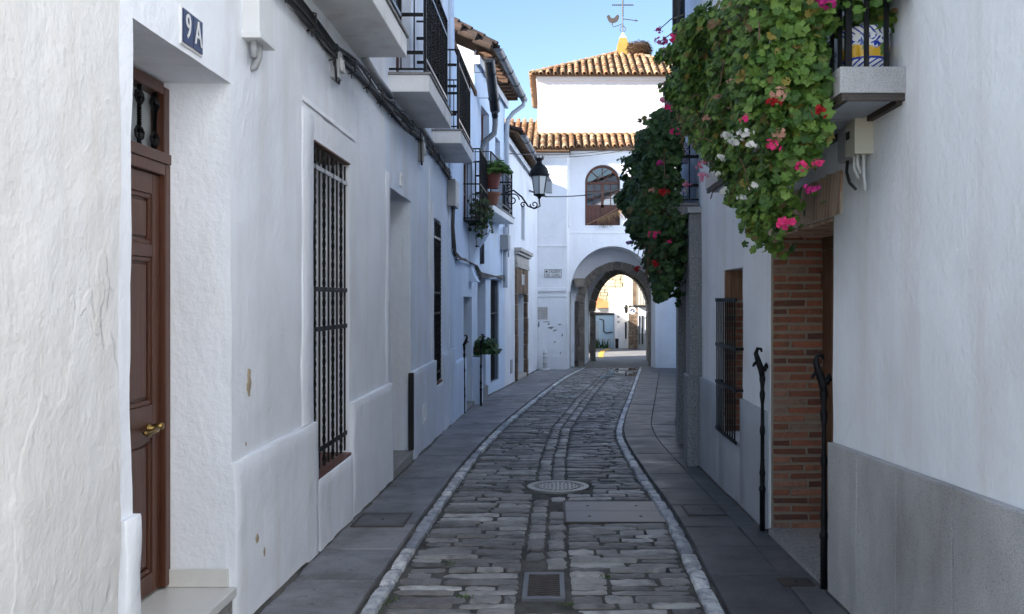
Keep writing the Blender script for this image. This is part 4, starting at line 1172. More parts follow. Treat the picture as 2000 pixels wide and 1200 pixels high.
for k in range(7):
    m = MB(); a = 2.02 + .405 * k; F4.box(m, a + .004, a + .401, 1.725, 2.42, -.05, .06 + rg.uniform(-.01, .01)); m.build('portal_stone', 'brown_stone', h4, bevel=.012)
for k, (za, zb, dd) in enumerate(((2.43, 2.56, .09), (2.565, 2.78, .07), (2.785, 2.86, .14), (2.862, 2.96, .2))):
    m = MB(); F4.box(m, 1.96 - .03 * k, 4.92 + .03 * k, za, zb, -.03, dd); m.build('portal_cornice', 'cornice_stone', h4, bevel=.012)
for a in (3.05, 3.4):
    m = MB(); F4.box(m, a, a + .16, 1.98, 2.28, .07, .085); m.build('mail_slot', 'plastic_white', h4)
glazed(h4, F4, 3.55, 4.4, 3.3, 4.3, -.12, mat='zinc', curtain=False)
m = MB(); F4.box(m, 1.05, 1.4, -.35, .0, .0, .02); m.build('vent', 'plastic_grey', h4)

# street lamp on a scrolled bracket
B = F4.p(-.35, 0, .05); zL = 1.57 + (585 - 385) * 20.6 / F
wallp = Vector((-1.17, 20.62, 0)); Lx, Ly = -.33, 20.62
t = thing('wall_lamp', (Lx, Ly, zL), 'black crowned street lantern on a scrolled iron bracket', 'street lamp')
m = MB(); zb = zL - .12
m.tube([(-1.17, Ly, zb - .25), (-1.17, Ly, zb + .42)], .022, 8)
m.tube([(-1.15, Ly, zb + .22), (-.95, Ly, zb + .28), (-.75, Ly, zb + .12), (-.6, Ly, zb - .1), (-.45, Ly, zb - .16), (Lx + .02, Ly, zb - .1), (Lx, Ly, zb + .02), (Lx, Ly, zb + .12)], [.02, .022, .022, .02, .02, .018, .018, .022], 8)
def spiral(cx, cz, r0, r1, turns, a0, rr=.014, sgn=1): return [(cx + sgn * (r0 + (r1 - r0) * q / 26) * math.cos(a0 + turns * 6.283 * q / 26), Ly, cz + (r0 + (r1 - r0) * q / 26) * math.sin(a0 + turns * 6.283 * q / 26)) for q in range(27)]
for args in ((-.98, zb + .05, .17, .03, 1.4, 0), (-.45, zb - .06, .10, .02, 1.3, 3), (-1.05, zb - .22, .09, .02, 1.2, 1.5), (-.72, zb - .07, .07, .015, 1.2, .5), (-1.08, zb + .38, .07, .015, 1.2, 4)):
    m.tube(spiral(*args), .016, 6)
link('bracket', m.mesh('bracket', smooth=True), 'iron', t)
m = MB(); n = 6
for k in range(n):
    a0, a1 = 2 * math.pi * (k + .5) / n, 2 * math.pi * (k + 1.5) / n
    lo, hi = .13, .205
    m2 = MB(); m2.quad((Lx + lo * math.cos(a0), Ly + lo * math.sin(a0), zL + .06), (Lx + lo * math.cos(a1), Ly + lo * math.sin(a1), zL + .06), (Lx + hi * math.cos(a1), Ly + hi * math.sin(a1), zL + .50), (Lx + hi * math.cos(a0), Ly + hi * math.sin(a0), zL + .50))
    m2.build('lamp_pane', 'lamp_glass', t)
    m.tube([(Lx + lo * math.cos(a0), Ly + lo * math.sin(a0), zL + .05), (Lx + hi * math.cos(a0), Ly + hi * math.sin(a0), zL + .51)], .013, 6)
m.build('lantern_frame', 'iron', t)
m = MB(); m.lathe([(.03, -.04), (.05, .0), (.14, .04), (.15, .065), (.10, .07)], (Lx, Ly, zL), 12); m.build('lantern_base', 'iron', t, smooth=True)
m = MB(); m.lathe([(.20, .49), (.245, .50), (.25, .56), (.225, .57), (.22, .62), (.19, .70), (.13, .76), (.075, .80), (.06, .86), (.085, .89), (.10, .93), (.06, .93)], (Lx, Ly, zL), 16); m.build('lantern_cap', 'iron', t, smooth=True)
m = MB()
for k in range(8):
    a = 2 * math.pi * k / 8; m.tube([(Lx + .085 * math.cos(a), Ly + .085 * math.sin(a), zL + .90), (Lx + .12 * math.cos(a), Ly + .12 * math.sin(a), zL + 1.0)], [.018, .006], 5)
    m.tube([(Lx + .24 * math.cos(a), Ly + .24 * math.sin(a), zL + .53), (Lx + .275 * math.cos(a), Ly + .275 * math.sin(a), zL + .60)], [.012, .006], 5)
m.build('crown', 'iron', t)
t = thing('floodlight', (-.42, 26, 4.2), 'small grey floodlight on an arm behind the street lantern', 'floodlight')
m = MB(); m.tube([F4.p(5.6, 4.95, 0), F4.p(5.6, 4.75, .55)], .03, 6); m.build('arm', 'zinc', t)
m = MB(); m.box((-.24, 26.3, 4.85), (-.02, 26.55, 5.2)); m.build('lamp_head', 'plastic_grey', t, bevel=.03)

# pots on the balcony and the cage
def pot(name, c, r, hgt, label, mat, group=None):
    t = thing(name, c, label, 'plant pot', group)
    m = MB(); m.lathe([(r * .66, 0), (r * .95, hgt * .8), (r * 1.08, hgt * .8), (r * 1.1, hgt), (r * .98, hgt), (r * .9, hgt * .85)], c, 18); m.build('body', mat, t, smooth=False)
    return t
M['pot_red'] = paint('pot_red', (.24, .06, .045), .6); M['pot_clay'] = paint('pot_clay', (.30, .12, .07), .75)
pot('plant_pot', (-1.17, 16.6, 3.72), .17, .30, 'red flower pot with ferny plant hung on the balcony corner rail', 'pot_red')
pot('plant_pot', (-1.19, 16.75, 3.42), .15, .24, 'dark clay pot hanging just below the red flower pot', 'pot_clay')
# ================================================================ GATE TOWER closing the street
gt = thing('gate_tower', (2.2, 30.4, -.95), 'white gate tower with pointed stone arch, arched window and tiled roofs', 'gate tower')
G0 = gz(31.6) - .2
def arch_z(x, c, hw, spring, rise, pt=1.0):
    q = abs(x - c) / hw
    if q >= 1: return None
    return spring + rise * ((1 - q ** 2) ** .5 * (1 - pt) + pt * (math.sqrt(max(0, (1.25) ** 2 - (q + .25) ** 2)) / math.sqrt(1.25 ** 2 - .25 ** 2)))
def arch_wall(name, mat, y, x0, x1, z0, z1, c, hw, spring, rise, depth, pt=0.0, sill=None, jit=.008, parent=None, cell=.3, n=28):
    """flat wall facing the viewer with an arched opening and its reveal"""
    mb = MB(); xs = lines(x0, c - hw, cell, ()) + [c - hw * math.cos(math.pi * k / n) for k in range(1, n)] + lines(c + hw, x1, cell, ())
    def P(x, z): return (x, y + jit * noise.noise(Vector((x * .9, z * .9, y))), z)
    for a, b in zip(xs, xs[1:]):
        za, zb = arch_z(a, c, hw, spring, rise, pt), arch_z(b, c, hw, spring, rise, pt)
        if za is None and zb is None and not (abs(a - (c - hw)) < 1e-6 and abs(b - (c + hw)) < 1e-6):
            lo_a = lo_b = z0; inside = False
        else: lo_a = za if za is not None else spring; lo_b = zb if zb is not None else spring; inside = True
        m = 8 if not inside else 5
        for q in range(m):
            mb.quad(P(a, lo_a + (z1 - lo_a) * q / m), P(b, lo_b + (z1 - lo_b) * q / m), P(b, lo_b + (z1 - lo_b) * (q + 1) / m), P(a, lo_a + (z1 - lo_a) * (q + 1) / m))
        if inside:
            mb.quad(P(a, lo_a), P(b, lo_b), (b, y + depth, lo_b), (a, y + depth, lo_a))
            if sill is not None: mb.quad(P(a, z0), P(b, z0), P(b, sill), P(a, sill))
    bot = sill if sill is not None else z0
    for s in (-1, 1):
        m = 5
        for q in range(m):
            za, zb = bot + (spring - bot) * q / m, bot + (spring - bot) * (q + 1) / m
            mb.quad(P(c + s * hw, za), P(c + s * hw, zb), (c + s * hw, y + depth, zb), (c + s * hw, y + depth, za))
    if sill is not None: mb.quad((c - hw, y, sill), (c + hw, y, sill), (c + hw, y + depth, sill), (c - hw, y + depth, sill))
    me = mb.mesh(name, fixn=False); bm = bmesh.new(); bm.from_mesh(me); bmesh.ops.remove_doubles(bm, verts=bm.verts, dist=.001); bmesh.ops.recalc_face_normals(bm, faces=bm.faces); bm.to_mesh(me); bm.free()
    return link(name, me, mat, parent or gt)
YB, YW = 29.4, 30.4
FB = Frame((-1.9, YB), (1, 0), (0, -1))
facade('wall', gt, 'plaster_gate', FB, 0, 2.375, G0, 6.62, cell=.12, amp=.012, seed=33, freq=.9)
# splayed return between the projecting block and the arch wall
Fs, Ls = Frame((.475, YB), (.125, 1.0), (1, -.125)), math.hypot(.125, 1.0)
facade('wall', gt, 'plaster_gate', Fs, 0, Ls, G0, 6.62, cell=.2, amp=.006, seed=34)
arch_wall('wall', 'plaster_gate', YW, .6, 5.0, G0, 3.96, 2.13, 1.51, 1.84, 1.62, 1.4)
arch_wall('wall', 'plaster_gate', YW, .6, 5.0, 3.965, 6.9, 1.765, .625, 5.72, .64, .25, sill=4.2)
mb = MB(); mb.box((.6, YW - .03, 3.9), (5.0, YW + .1, 3.965)); mb.build('ledge', 'plaster_gate', gt, bevel=.012)
mb = MB(); mb.box((-1.85, YB - .035, 3.38), (.49, YB + .1, 3.43)); mb.build('ledge', 'plaster_gate', gt, bevel=.012)
for k, (a, b, d) in enumerate(((1.74, 1.80, .08), (1.802, 1.87, .05), (1.55, 1.62, .03))):
    mb = MB(); mb.box((-1.6, YB - d, a + .1), (.44, YB + .1, b + .1)); mb.build('ledge', 'plaster_gate', gt, bevel=.012)
# narrow blind niche on the return
mb = MB(); mb.box((.545, YW - .45, 4.1), (.60, YW - .12, 5.4)); mb.build('niche', 'plaster_gate', gt, bevel=.02)
# arched window
wx, whw, wz0, wsp, wr = 1.765, .62, 4.21, 5.72, .63
m = MB(); yw = YW + .16
def abox(mb, x0, x1, z0, z1, y0, y1): mb.box((x0, y0, z0), (x1, y1, z1))
for a in ((wx - whw, wx - whw + .075, wz0, wsp), (wx + whw - .075, wx + whw, wz0, wsp), (wx - .05, wx + .05, wz0, wsp - .03), (wx - whw + .075, wx + whw - .075, wsp - .04, wsp + .05), (wx - whw + .075, wx + whw - .075, wz0, wz0 + .07), (wx - whw + .075, wx + whw - .075, 4.84, 4.94)): abox(m, *a, yw, yw + .06)
n = 24
for k in range(n):
    a0, a1 = math.pi * k / n, math.pi * (k + 1) / n
    pts = [(wx + r_ * math.cos(a), yw, wsp + r2 * math.sin(a)) for r_, r2, a in ((whw, wr, a0), (whw, wr, a1), (whw - .075, wr - .075, a1), (whw - .075, wr - .075, a0))]
    m.prism(pts, (0, .06, 0))
for an in (45, 90, 135):
    c_, s_ = math.cos(R(an)), math.sin(R(an)); m.tube([(wx + .16 * c_, yw + .02, wsp + .05 + .16 * s_), (wx + (whw - .05) * c_, yw + .02, wsp + (wr - .05) * s_)], .018, 6)
m.tube([(wx + .17 * math.cos(math.pi * k / 10), yw + .02, wsp + .05 + .17 * math.sin(math.pi * k / 10)) for k in range(11)], .018, 6)
win = m.build('window', 'window_wood', gt)
m = MB()
for s in (-1, 1):
    l, r_ = (wx - whw + .075, wx - .05) if s < 0 else (wx + .05, wx + whw - .075)
    for q in (1, ): abox(m, (l + r_) / 2 - .015, (l + r_) / 2 + .015, 4.94, wsp - .04, yw + .01, yw + .05)
    for q in (.333, .667): z = 4.94 + (wsp - .04 - 4.94) * q; abox(m, l, r_, z - .014, z + .014, yw + .012, yw + .048)
m.build('glazing_bar', 'window_wood', win)
for s in (-1, 1):
    l, r_ = (wx - whw + .075, wx - .05) if s < 0 else (wx + .05, wx + whw - .075); mid = (l + r_) / 2
    for a, b in ((l, mid - .015), (mid + .015, r_)):
        for q in range(3):
            H = wsp - .04 - 4.94; q0, q1 = 4.94 + H * q / 3, 4.94 + H * (q + 1) / 3
            k = MB(); abox(k, a + .002, b - .002, q0 + .016, q1 - .016, yw + .03, yw + .034); k.build('pane', 'glass', win)
    for q in range(3):
        k = MB(); w_ = (r_ - l) / 3; abox(k, l + w_ * q + .004, l + w_ * (q + 1) - .004, wz0 + .07, 4.84, yw + .02, yw + .045); k.build('board', 'window_wood', win)
k = MB(); pts = [(wx + (whw - .06) * math.cos(math.pi * q / 20), yw + .03, wsp + .03 + (wr - .08) * math.sin(math.pi * q / 20)) for q in range(21)]; k.prism(pts, (0, .004, 0)); k.build('fanlight', 'glass', win)
k = MB(); abox(k, wx - .7, wx + .7, 4.9, wsp, yw + .12, yw + .125); k.build('curtain', 'curtain', win)
k = MB(); abox(k, wx - .9, wx + .9, 4.0, 6.6, yw + .4, yw + .42); k.build('dark_room', 'dark_room', win)
# dry palm branch lying in the window
t = thing('palm_branch', (wx, YW - .02, 4.22), 'dried brown palm frond laid across the lower window of the gate', 'palm frond')
m = MB(); m.tube([(wx - .58, YW - .02, 4.22), (wx, YW - .06, 4.50), (wx + .5, YW - .1, 4.78), (wx + .9, YW - .12, 4.86)], [.03, .026, .02, .012], 6); m.build('stalk', 'lintel_wood', t)
rg = random.Random(2)
for k in range(44):
    q = .25 + .75 * k / 44; x = wx - .58 + 1.35 * q; z = 4.22 + .60 * q; L = .38 * (1 - abs(q - .6)) + .08; dx = rg.uniform(.05, .28)
    m = MB(); m.add([(x, YW - .04 - .07 * q, z), (x + .03, YW - .05 - .07 * q, z - .005), (x + dx * .6, YW - .10, z - L * .55), (x + dx, YW - .07, max(4.06, z - L))], [(0, 1, 2), (0, 2, 3)]); m.build('leaflet', 'dry_palm', t)

# stone arches
def stone_arch(y, c, hw, spring, rise, th, depth, nv, pt, z0=-.98, jamb=.24):
    rgx = random.Random(int(y * 10))
    def ip(a, e=0):
        x = -math.cos(a); q = abs(x); z = arch_z(c + x * hw * .9999, c, hw, spring, rise, pt)
        nx, nz = -math.cos(a), math.sin(a) * rise / hw
        L = math.hypot(nx, nz) or 1
        return (c + x * hw + nx / L * e, z + nz / L * e)
    for k in range(nv):
        m = MB(); a0, a1 = math.pi * (k + .03) / nv, math.pi * (k + .97) / nv; pts = []
        for q in range(4): p = ip(a0 + (a1 - a0) * q / 3); pts.append((p[0], y, p[1]))
        for q in range(3, -1, -1): p = ip(a0 + (a1 - a0) * q / 3, th + rgx.uniform(-.01, .01)); pts.append((p[0], y + rgx.uniform(-.004, .004), p[1]))
        m.prism(pts, (0, depth, 0)); m.build('arch_stone', 'arch_stone', gt)
    for s in (-1, 1):
        z = z0
        while z < spring - .05:
            hgt = min(rgx.uniform(.3, .48), spring - z)
            if spring - z - hgt < .15: hgt = spring - z
            m = MB(); xi = c + s * hw; xo = c + s * (hw + jamb + rgx.uniform(-.03, .03)); m.box((xi, y + rgx.uniform(-.006, .006), z + .005), (xo, y + depth, z + hgt - .005)); m.build('arch_stone', 'arch_stone', gt, bevel=.012); z += hgt
arch_wall('wall', 'plaster_gate', 31.85, .2, 5.0, G0, 4.2, 2.4, 1.30, 1.50, 1.24, .6, .35)
stone_arch(31.78, 2.4, 1.22, 1.45, 1.22, .30, .75, 13, .35)
arch_wall('wall', 'plaster_gate', 34.85, .2, 5.6, G0, 4.2, 2.8, 1.12, 1.05, 1.62, .5, .5)
stone_arch(34.78, 2.8, 1.06, 1.05, 1.55, .28, .7, 11, .5)
for xa, ya, xb, yb in ((1.16, 32.5, 1.46, 34.85), (3.66, 32.5, 3.95, 34.85)):
    m = MB(); m.quad((xa, ya, G0), (xb, yb, G0), (xb, yb, 4.2), (xa, ya, 4.2)); m.build('passage_wall', 'plaster_gate', gt)
m = MB(); m.box((.2, 31.9, 3.55), (5.2, 35.4, 3.7)); m.build('passage_ceiling', 'plaster_gate', gt)
# corbel block under the outer arch
m = MB(); p = onY(1133, 555, 31.2); m.prism([(p.x - .22, 31.1, p.z + .2), (p.x + .16, 31.1, p.z + .2), (p.x + .16, 31.1, p.z - .12), (p.x - .18, 31.1, p.z - .1)], (0, .7, 0)); m.build('corbel', 'arch_stone', gt)
# bulk of the gate building (sides, back) and the tower
m = MB()
m.quad((-1.9, YB, G0), (-1.9, 35.4, G0), (-1.9, 35.4, 6.6), (-1.9, YB, 6.6)); m.quad((5.0, YW, G0), (5.0, 35.4, G0), (5.0, 35.4, 6.8), (5.0, YW, 6.8))
m.quad((-1.9, 35.45, 4.2), (6.2, 35.45, 4.2), (6.2, 35.45, 7.6), (-1.9, 35.45, 7.6)); m.quad((-1.9, 35.45, G0), (.25, 35.45, G0), (.25, 35.45, 4.2), (-1.9, 35.45, 4.2)); m.quad((5.55, 35.45, G0), (8.2, 35.45, G0), (8.2, 35.45, 4.2), (5.55, 35.45, 4.2))
m.build('wall', 'plaster_gate', gt)
TX0, TX1, TY0, TY1, TZ = -.557, 6.05, 31.2, 36.2, 9.70
FT = Frame((TX0, TY0), (1, 0), (0, -1))
facade('tower_wall', gt, 'plaster_tower', FT, 0, TX1 - TX0, 6.6, TZ, cell=.3, amp=.012, seed=50, freq=.6)
m = MB()
for x in (TX0, TX1): m.quad((x, TY0, 6.0), (x, TY1, 6.0), (x, TY1, TZ), (x, TY0, TZ))
m.quad((TX0, TY1, 6.0), (TX1, TY1, 6.0), (TX1, TY1, TZ), (TX0, TY1, TZ)); m.build('tower_wall', 'plaster_tower', gt)
m = MB(); m.box((TX0 - .06, TY0 - .06, TZ - .16), (TX1 + .06, TY1 + .06, TZ - .002)); m.build('tower_cornice', 'plaster_tower', gt, bevel=.02)
# hipped tower roof
o_ = .24; AX, AY, AZ = 2.75, 33.7, 11.28
E = [Vector((TX0 - o_, TY0 - o_, TZ)), Vector((TX1 + o_, TY0 - o_, TZ)), Vector((TX1 + o_, TY1 + o_, TZ)), Vector((TX0 - o_, TY1 + o_, TZ))]; A = Vector((AX, AY, AZ))
m = MB(); m.add(E + [A], [(0, 1, 4), (1, 2, 4), (2, 3, 4), (3, 0, 4), (3, 2, 1, 0)]); rt = m.build('tower_roof', 'tile_shade', gt); WORLD[rt] = Vector((0, 0, 0))
u = Vector((1, 0, 0)); foot = Vector((AX, TY0 - o_, TZ)); vv = A - foot; vl = vv.length
cols = []; k = 0; width = E[1].x - E[0].x; L0 = AX - E[0].x; R0 = E[1].x - AX
x = .10
while x < width - .05:
    lim = vl * min(x / L0, (width - x) / R0); cols.append((x, -.05, max(.28, lim - .02))); x += .262
tile_roof(rt, E[0] + Vector((0, 0, .02)), u, vv, cols, expo=.3, seed=14)
# hip tiles
for e, nn in ((E[0], 'l'), (E[1], 'r')):
    d = (A - e); L = d.length; d.normalize(); q = 0; side = d.cross(Vector((0, 0, 1))).normalized(); w = side.cross(d).normalized()
    if w.z < 0: w = -w; 
    Bm = Matrix(((*d.cross(w), 0), (*d, 0), (*w, 0), (0, 0, 0, 1))).transposed()
    while q < L - .3:
        link('hip_tile', TILE, None, rt, Matrix.Translation(e + d * q + w * .05) @ Bm @ Matrix.Rotation(R(-3), 4, 'X') @ Matrix.Diagonal((1.25, 1, 1.15, 1))); q += .31
# other slopes: hidden from the street, tiles joined
vL = A - Vector((E[0].x, AY, TZ)); cols = []
x = .1; wd = E[3].y - E[0].y
while x < wd: cols.append((x, -.05, vL.length * (1 - abs(x - wd / 2) / (wd / 2)))); x += .26
tile_roof(rt, E[0], Vector((0, 1, 0)), vL, cols, seed=15, individual=False)
# lower roofs
m = MB(); prof = [(29.02, 6.60), (29.02, 6.66), (33.6, 8.54), (33.6, 6.6)]
m.prism([(-3.0, y, z) for y, z in prof], (TX0 + 3.0 - .002, 0, 0)); m.prism([(TX0, y, z) for y, z in [(29.02, 6.60), (29.02, 6.66), (31.2, 7.555), (31.2, 6.6)]], (.55 - TX0, 0, 0))
rl = m.build('side_roof', 'tile_shade', gt); WORLD[rl] = Vector((0, 0, 0))
tile_roof(rl, (-2.95, 28.96, 6.68), (1, 0, 0), (0, 4.58, 1.88), [(.1 + .25 * k, 0, 5.0) for k in range(10)], seed=16)
tile_roof(rl, (-2.95, 28.96, 6.68), (1, 0, 0), (0, 4.58, 1.88), [(.1 + .25 * k, 0, 2.3) for k in range(10, 15)], seed=17)
m = MB(); m.prism([(.56, y, z) for y, z in [(30.02, 6.84), (30.02, 6.90), (31.2, 7.56), (31.2, 6.84)]], (5.2, 0, 0)); rr_ = m.build('front_roof', 'tile_shade', gt); WORLD[rr_] = Vector((0, 0, 0))
tile_roof(rr_, (.56, 29.94, 6.90), (1, 0, 0), (0, 1.18, .66), [(.1 + .25 * k, 0, 1.3) for k in range(20)], seed=18)
for k in range(13):
    L = .46; x = TX0 + .02 + L * k
    if x > 5: break
    link('ridge_tile', TILE, None, rr_, Matrix.Translation((x, TY0 - .05, 7.56)) @ Matrix.Rotation(R(-90), 4, 'Z') @ Matrix.Diagonal((.9, 1.2, 1, 1)))
m = MB(); m.box((-1.95, YB - .1, 6.45), (.56, YB + .3, 6.60)); m.box((.61, YW - .1, 6.74), (5.0, YW + .2, 6.84)); m.build('eave_cornice', 'plaster_gate', gt, bevel=.03)
# pinnacle with weathervane
m = MB(); bx = .30
def frus(mb, z0, h0_, z1, h1_): mb.add([(AX + sx * h, AY - .0 + sy * h, z) for z, h in ((z0, h0_), (z1, h1_)) for sx, sy in ((-1, -1), (1, -1), (1, 1), (-1, 1))], [(0, 1, 5, 4), (1, 2, 6, 5), (2, 3, 7, 6), (3, 0, 4, 7), (4, 5, 6, 7), (3, 2, 1, 0)])
frus(m, 11.1, .31, 11.24, .29); frus(m, 11.24, .26, 11.6, .21); frus(m, 11.601, .21, 11.84, .13); m.build('pinnacle', 'pinnacle', gt)
m = MB(); frus(m, 11.842, .14, 11.87, .14); frus(m, 11.872, .12, 12.08, .02); m.build('pinnacle_cap', 'plaster_tower', gt)
t = thing('weathervane', (AX, AY, 12.06), 'iron weathervane with cockerel, arrow and cross on the tower pinnacle', 'weathervane')
m = MB(); m.tube([(AX, AY, 12.04), (AX, AY, 14.2)], .022, 6)
for k in range(18): m.tube([(AX, AY, 12.75 + .08 * k), (AX, AY, 12.78 + .08 * k)], .038, 6)
m.build('rod', 'rust_iron', t)
m = MB(); m.tube([(AX - .42, AY, 13.17), (AX + .42, AY, 13.17)], .018, 6)
for k in range(-5, 6): m.tube([(AX + .08 * k - .012, AY, 13.17), (AX + .08 * k + .012, AY, 13.17)], .035, 6)
m.build('cross_arm', 'rust_iron', t)
m = MB(); m.tube([(AX + .02, AY, 12.62), (AX + .58, AY, 12.55)], .016, 6); m.prism([(AX + .5, AY - .01, 12.52), (AX + .62, AY - .01, 12.545), (AX + .5, AY - .01, 12.60)], (0, .02, 0)); m.tube([(AX, AY, 12.44), (AX - .18, AY, 12.36), (AX - .40, AY, 12.30)], .014, 6); m.build('arrow', 'rust_iron', t)
m = MB(); ck = [(-.40, .30), (-.36, .36), (-.30, .40), (-.25, .36), (-.22, .28), (-.16, .24), (-.06, .26), (.02, .36), (.10, .42), (.16, .34), (.14, .22), (.08, .10), (-.02, .04), (-.12, .02), (-.13, -.10), (-.17, -.10), (-.16, .02), (-.26, .05), (-.34, .16), (-.36, .26)]
m.prism([(AX - .28 + x * .9, AY - .015, 12.44 + z * .85) for x, z in ck], (0, .03, 0)); m.build('cockerel', 'rust_iron', t)
m = MB()
for s in (-1, 1): m.tube([(AX + s * (.05 + .07 * math.sin(q * .55)), AY, 12.12 + .035 * q) for q in range(9)], .014, 6)
m.build('scroll', 'rust_iron', t)
# stork nest
t = thing('stork_nest', (3.35, 33.6, 11.1), 'big shaggy stork nest of sticks behind the yellow pinnacle', 'nest')
rg = random.Random(77)
m = MB()
m.lathe([(.2, -.05), (.36, .1), (.42, .3), (.40, .46), (.25, .5)], (3.36, 33.6, 11.05), 14); m.build('core', 'stem_brown', t)
m = MB()
for k in range(900):
    a = rg.uniform(0, 6.28); z = rg.uniform(0, .56); r_ = .36 + .12 * math.sin(z / .56 * 3.14) + rg.uniform(-.05, .04)
    c = Vector((3.36 + r_ * math.cos(a), 33.6 + r_ * math.sin(a), 11.05 + z)); d = Vector((-math.sin(a) + rg.uniform(-.5, .5), math.cos(a) + rg.uniform(-.5, .5), rg.uniform(-.5, .5))).normalized() * rg.uniform(.08, .22)
    m.tube([c - d, c + d], .007, 3, rg.random(), cap=False)
m.build('sticks', 'stem_brown', t, kind='stuff')

# street name plate, notice plate, scuffed plaster
s0 = FB.p(1.92 - .0, 0, 0)
pc = onY(1080, 534.5, YB - .012)
t = thing('street_name_plate', pc, 'white street name plate with black lettering on the gate wall', 'street sign')
m = MB(); m.box((pc.x - .305, YB - .022, pc.z - .15), (pc.x + .305, YB + .01, pc.z + .15)); m.build('plate', 'plastic_white', t, bevel=.004)
m = MB()
for a in ((pc.x - .29, pc.x + .29, pc.z + .125, pc.z + .138), (pc.x - .29, pc.x + .29, pc.z - .138, pc.z - .125), (pc.x - .29, pc.x - .277, pc.z - .125, pc.z + .125), (pc.x + .277, pc.x + .29, pc.z - .125, pc.z + .125)): abox(m, *a, YB - .026, YB - .0225)
m.build('border', 'black', t)
lettering(t, 'CALLEJITA', .135, Vector((pc.x + .05, YB - .026, pc.z + .062)), (1, 0, 0), (0, -1, 0), 'black', .62)
lettering(t, 'DEL  CLAVEL', .135, Vector((pc.x, YB - .026, pc.z - .065)), (1, 0, 0), (0, -1, 0), 'black', .62)
m = MB(); m.tube([(pc.x - .22, YB - .0225, pc.z + .062), (pc.x - .22, YB - .027, pc.z + .062)], .035, 8); m.build('emblem', 'black', t)
pc = onY(1058, 612, YB - .012)
t = thing('notice_plate', pc, 'small grey notice plate below the street name plate', 'notice')
m = MB(); m.box((pc.x - .2, YB - .02, pc.z - .21), (pc.x + .2, YB + .01, pc.z + .21)); m.build('plate', 'cornice_stone', t, bevel=.003)
for k, w_ in enumerate((.05, .24, .30, .28, .2)):
    m = MB(); z = pc.z + .14 - .075 * k; m.box((pc.x - w_ / 2, YB - .0225, z - .010), (pc.x + w_ / 2, YB - .0205, z + .010)); m.build('text_line', 'plastic_grey', t)
rg = random.Random(12)
for px, py, w_, h_ in ((1052, 634, .035, .10), (1066, 629, .12, .018), (1076, 640, .09, .045), (1092, 634, .06, .022), (1084, 646, .05, .03), (1071, 634, .03, .03), (1050, 662, .03, .02), (1098, 655, .02, .05), (1095, 690, .02, .04), (1083, 668, .03, .02)):
    p = onY(px, py, YB); n = 14; pts = []
    for q in range(n):
        a = 2 * math.pi * q / n; rr = 1 + 1.3 * noise.noise(Vector((q * .83 + .31, px + .37, py + .21))); pts.append((p.x + w_ * rr * math.cos(a), YB - .014, p.z + h_ * rr * math.sin(a) + .5 * h_ * math.cos(a)))
    m = MB(); m.prism(pts, (0, .03, 0)); m.build('scuffed_patch', 'scuff', gt)
# white bollard in front of the gate
p = Vector((-.27, 29.0, gz(29.0) + .045)); t = thing('bollard', p, 'white bollard on a round foot in front of the gate wall', 'bollard')
m = MB(); m.lathe([(.17, 0), (.17, .03), (.09, .05)], p, 16); m.build('foot', 'plastic_white', t)
m = MB(); m.lathe([(.075, .05), (.075, .60), (.06, .64), (.02, .66)], p, 14); m.build('post', 'plastic_white', t, smooth=True)
for z in (.2, .4, .54):
    m = MB(); m.lathe([(.08, z), (.08, z + .03)], p, 14); m.build('band', 'plastic_grey', t)
# ================================================================ RIGHT SIDE
FR = Frame((1.6, 0), (0, 1), (-1, 0))
hr = thing('brick_door_house', (1.6, 5, -.15), 'white house on the right with brick doorway, granite plinth and flowered balcony', 'house')
DB = (4.88, 6.29, -.13, 2.045, .44); WR = (7.22, 8.0, .34, 1.84, .22)
facade('wall', hr, 'plaster_right', FR, -7, 9.2, -.5, 8.3, holes=[DB, WR], cell=.085, amp=.009, seed=61, freq=1.1)
bulk(hr, FR, -7, 9.2, -.5, 8.3, 8, 1.5, 'plaster_right'); simple_roof(hr, FR, -7, 9.2, 8.3, .3, 4.1, 1.6)
# granite facing slabs
zt = lambda s: .755 + (4.9 - s) * .05
ed = [-7, -3, 0, 1.6, 2.55, 3.35, 3.9, 4.41, 4.872]
for a, b in zip(ed, ed[1:]):
    panel('plinth_slab', hr, 'granite', FR, a + .003, b - .003, -.4, 1.0, -.03, .036, cell=.3, amp=.0012, ztop=zt, zbot=lambda s: -.4, seed=int(a * 3), round_=.004, sharp=12)
for a, b in ((6.35, 7.2), (7.2, 8.1), (8.1, 9.18)):
    panel('plinth_slab', hr, 'render_grey', FR, a + .001, b - .001, -.5, .735 if a != 7.2 else .33, -.03, .03, cell=.2, amp=.002, seed=int(a * 5), round_=.006)
panel('plinth_slab', hr, 'render_grey', FR, 8.02, 8.099, .335, .735, -.03, .03, seed=3, round_=.006)
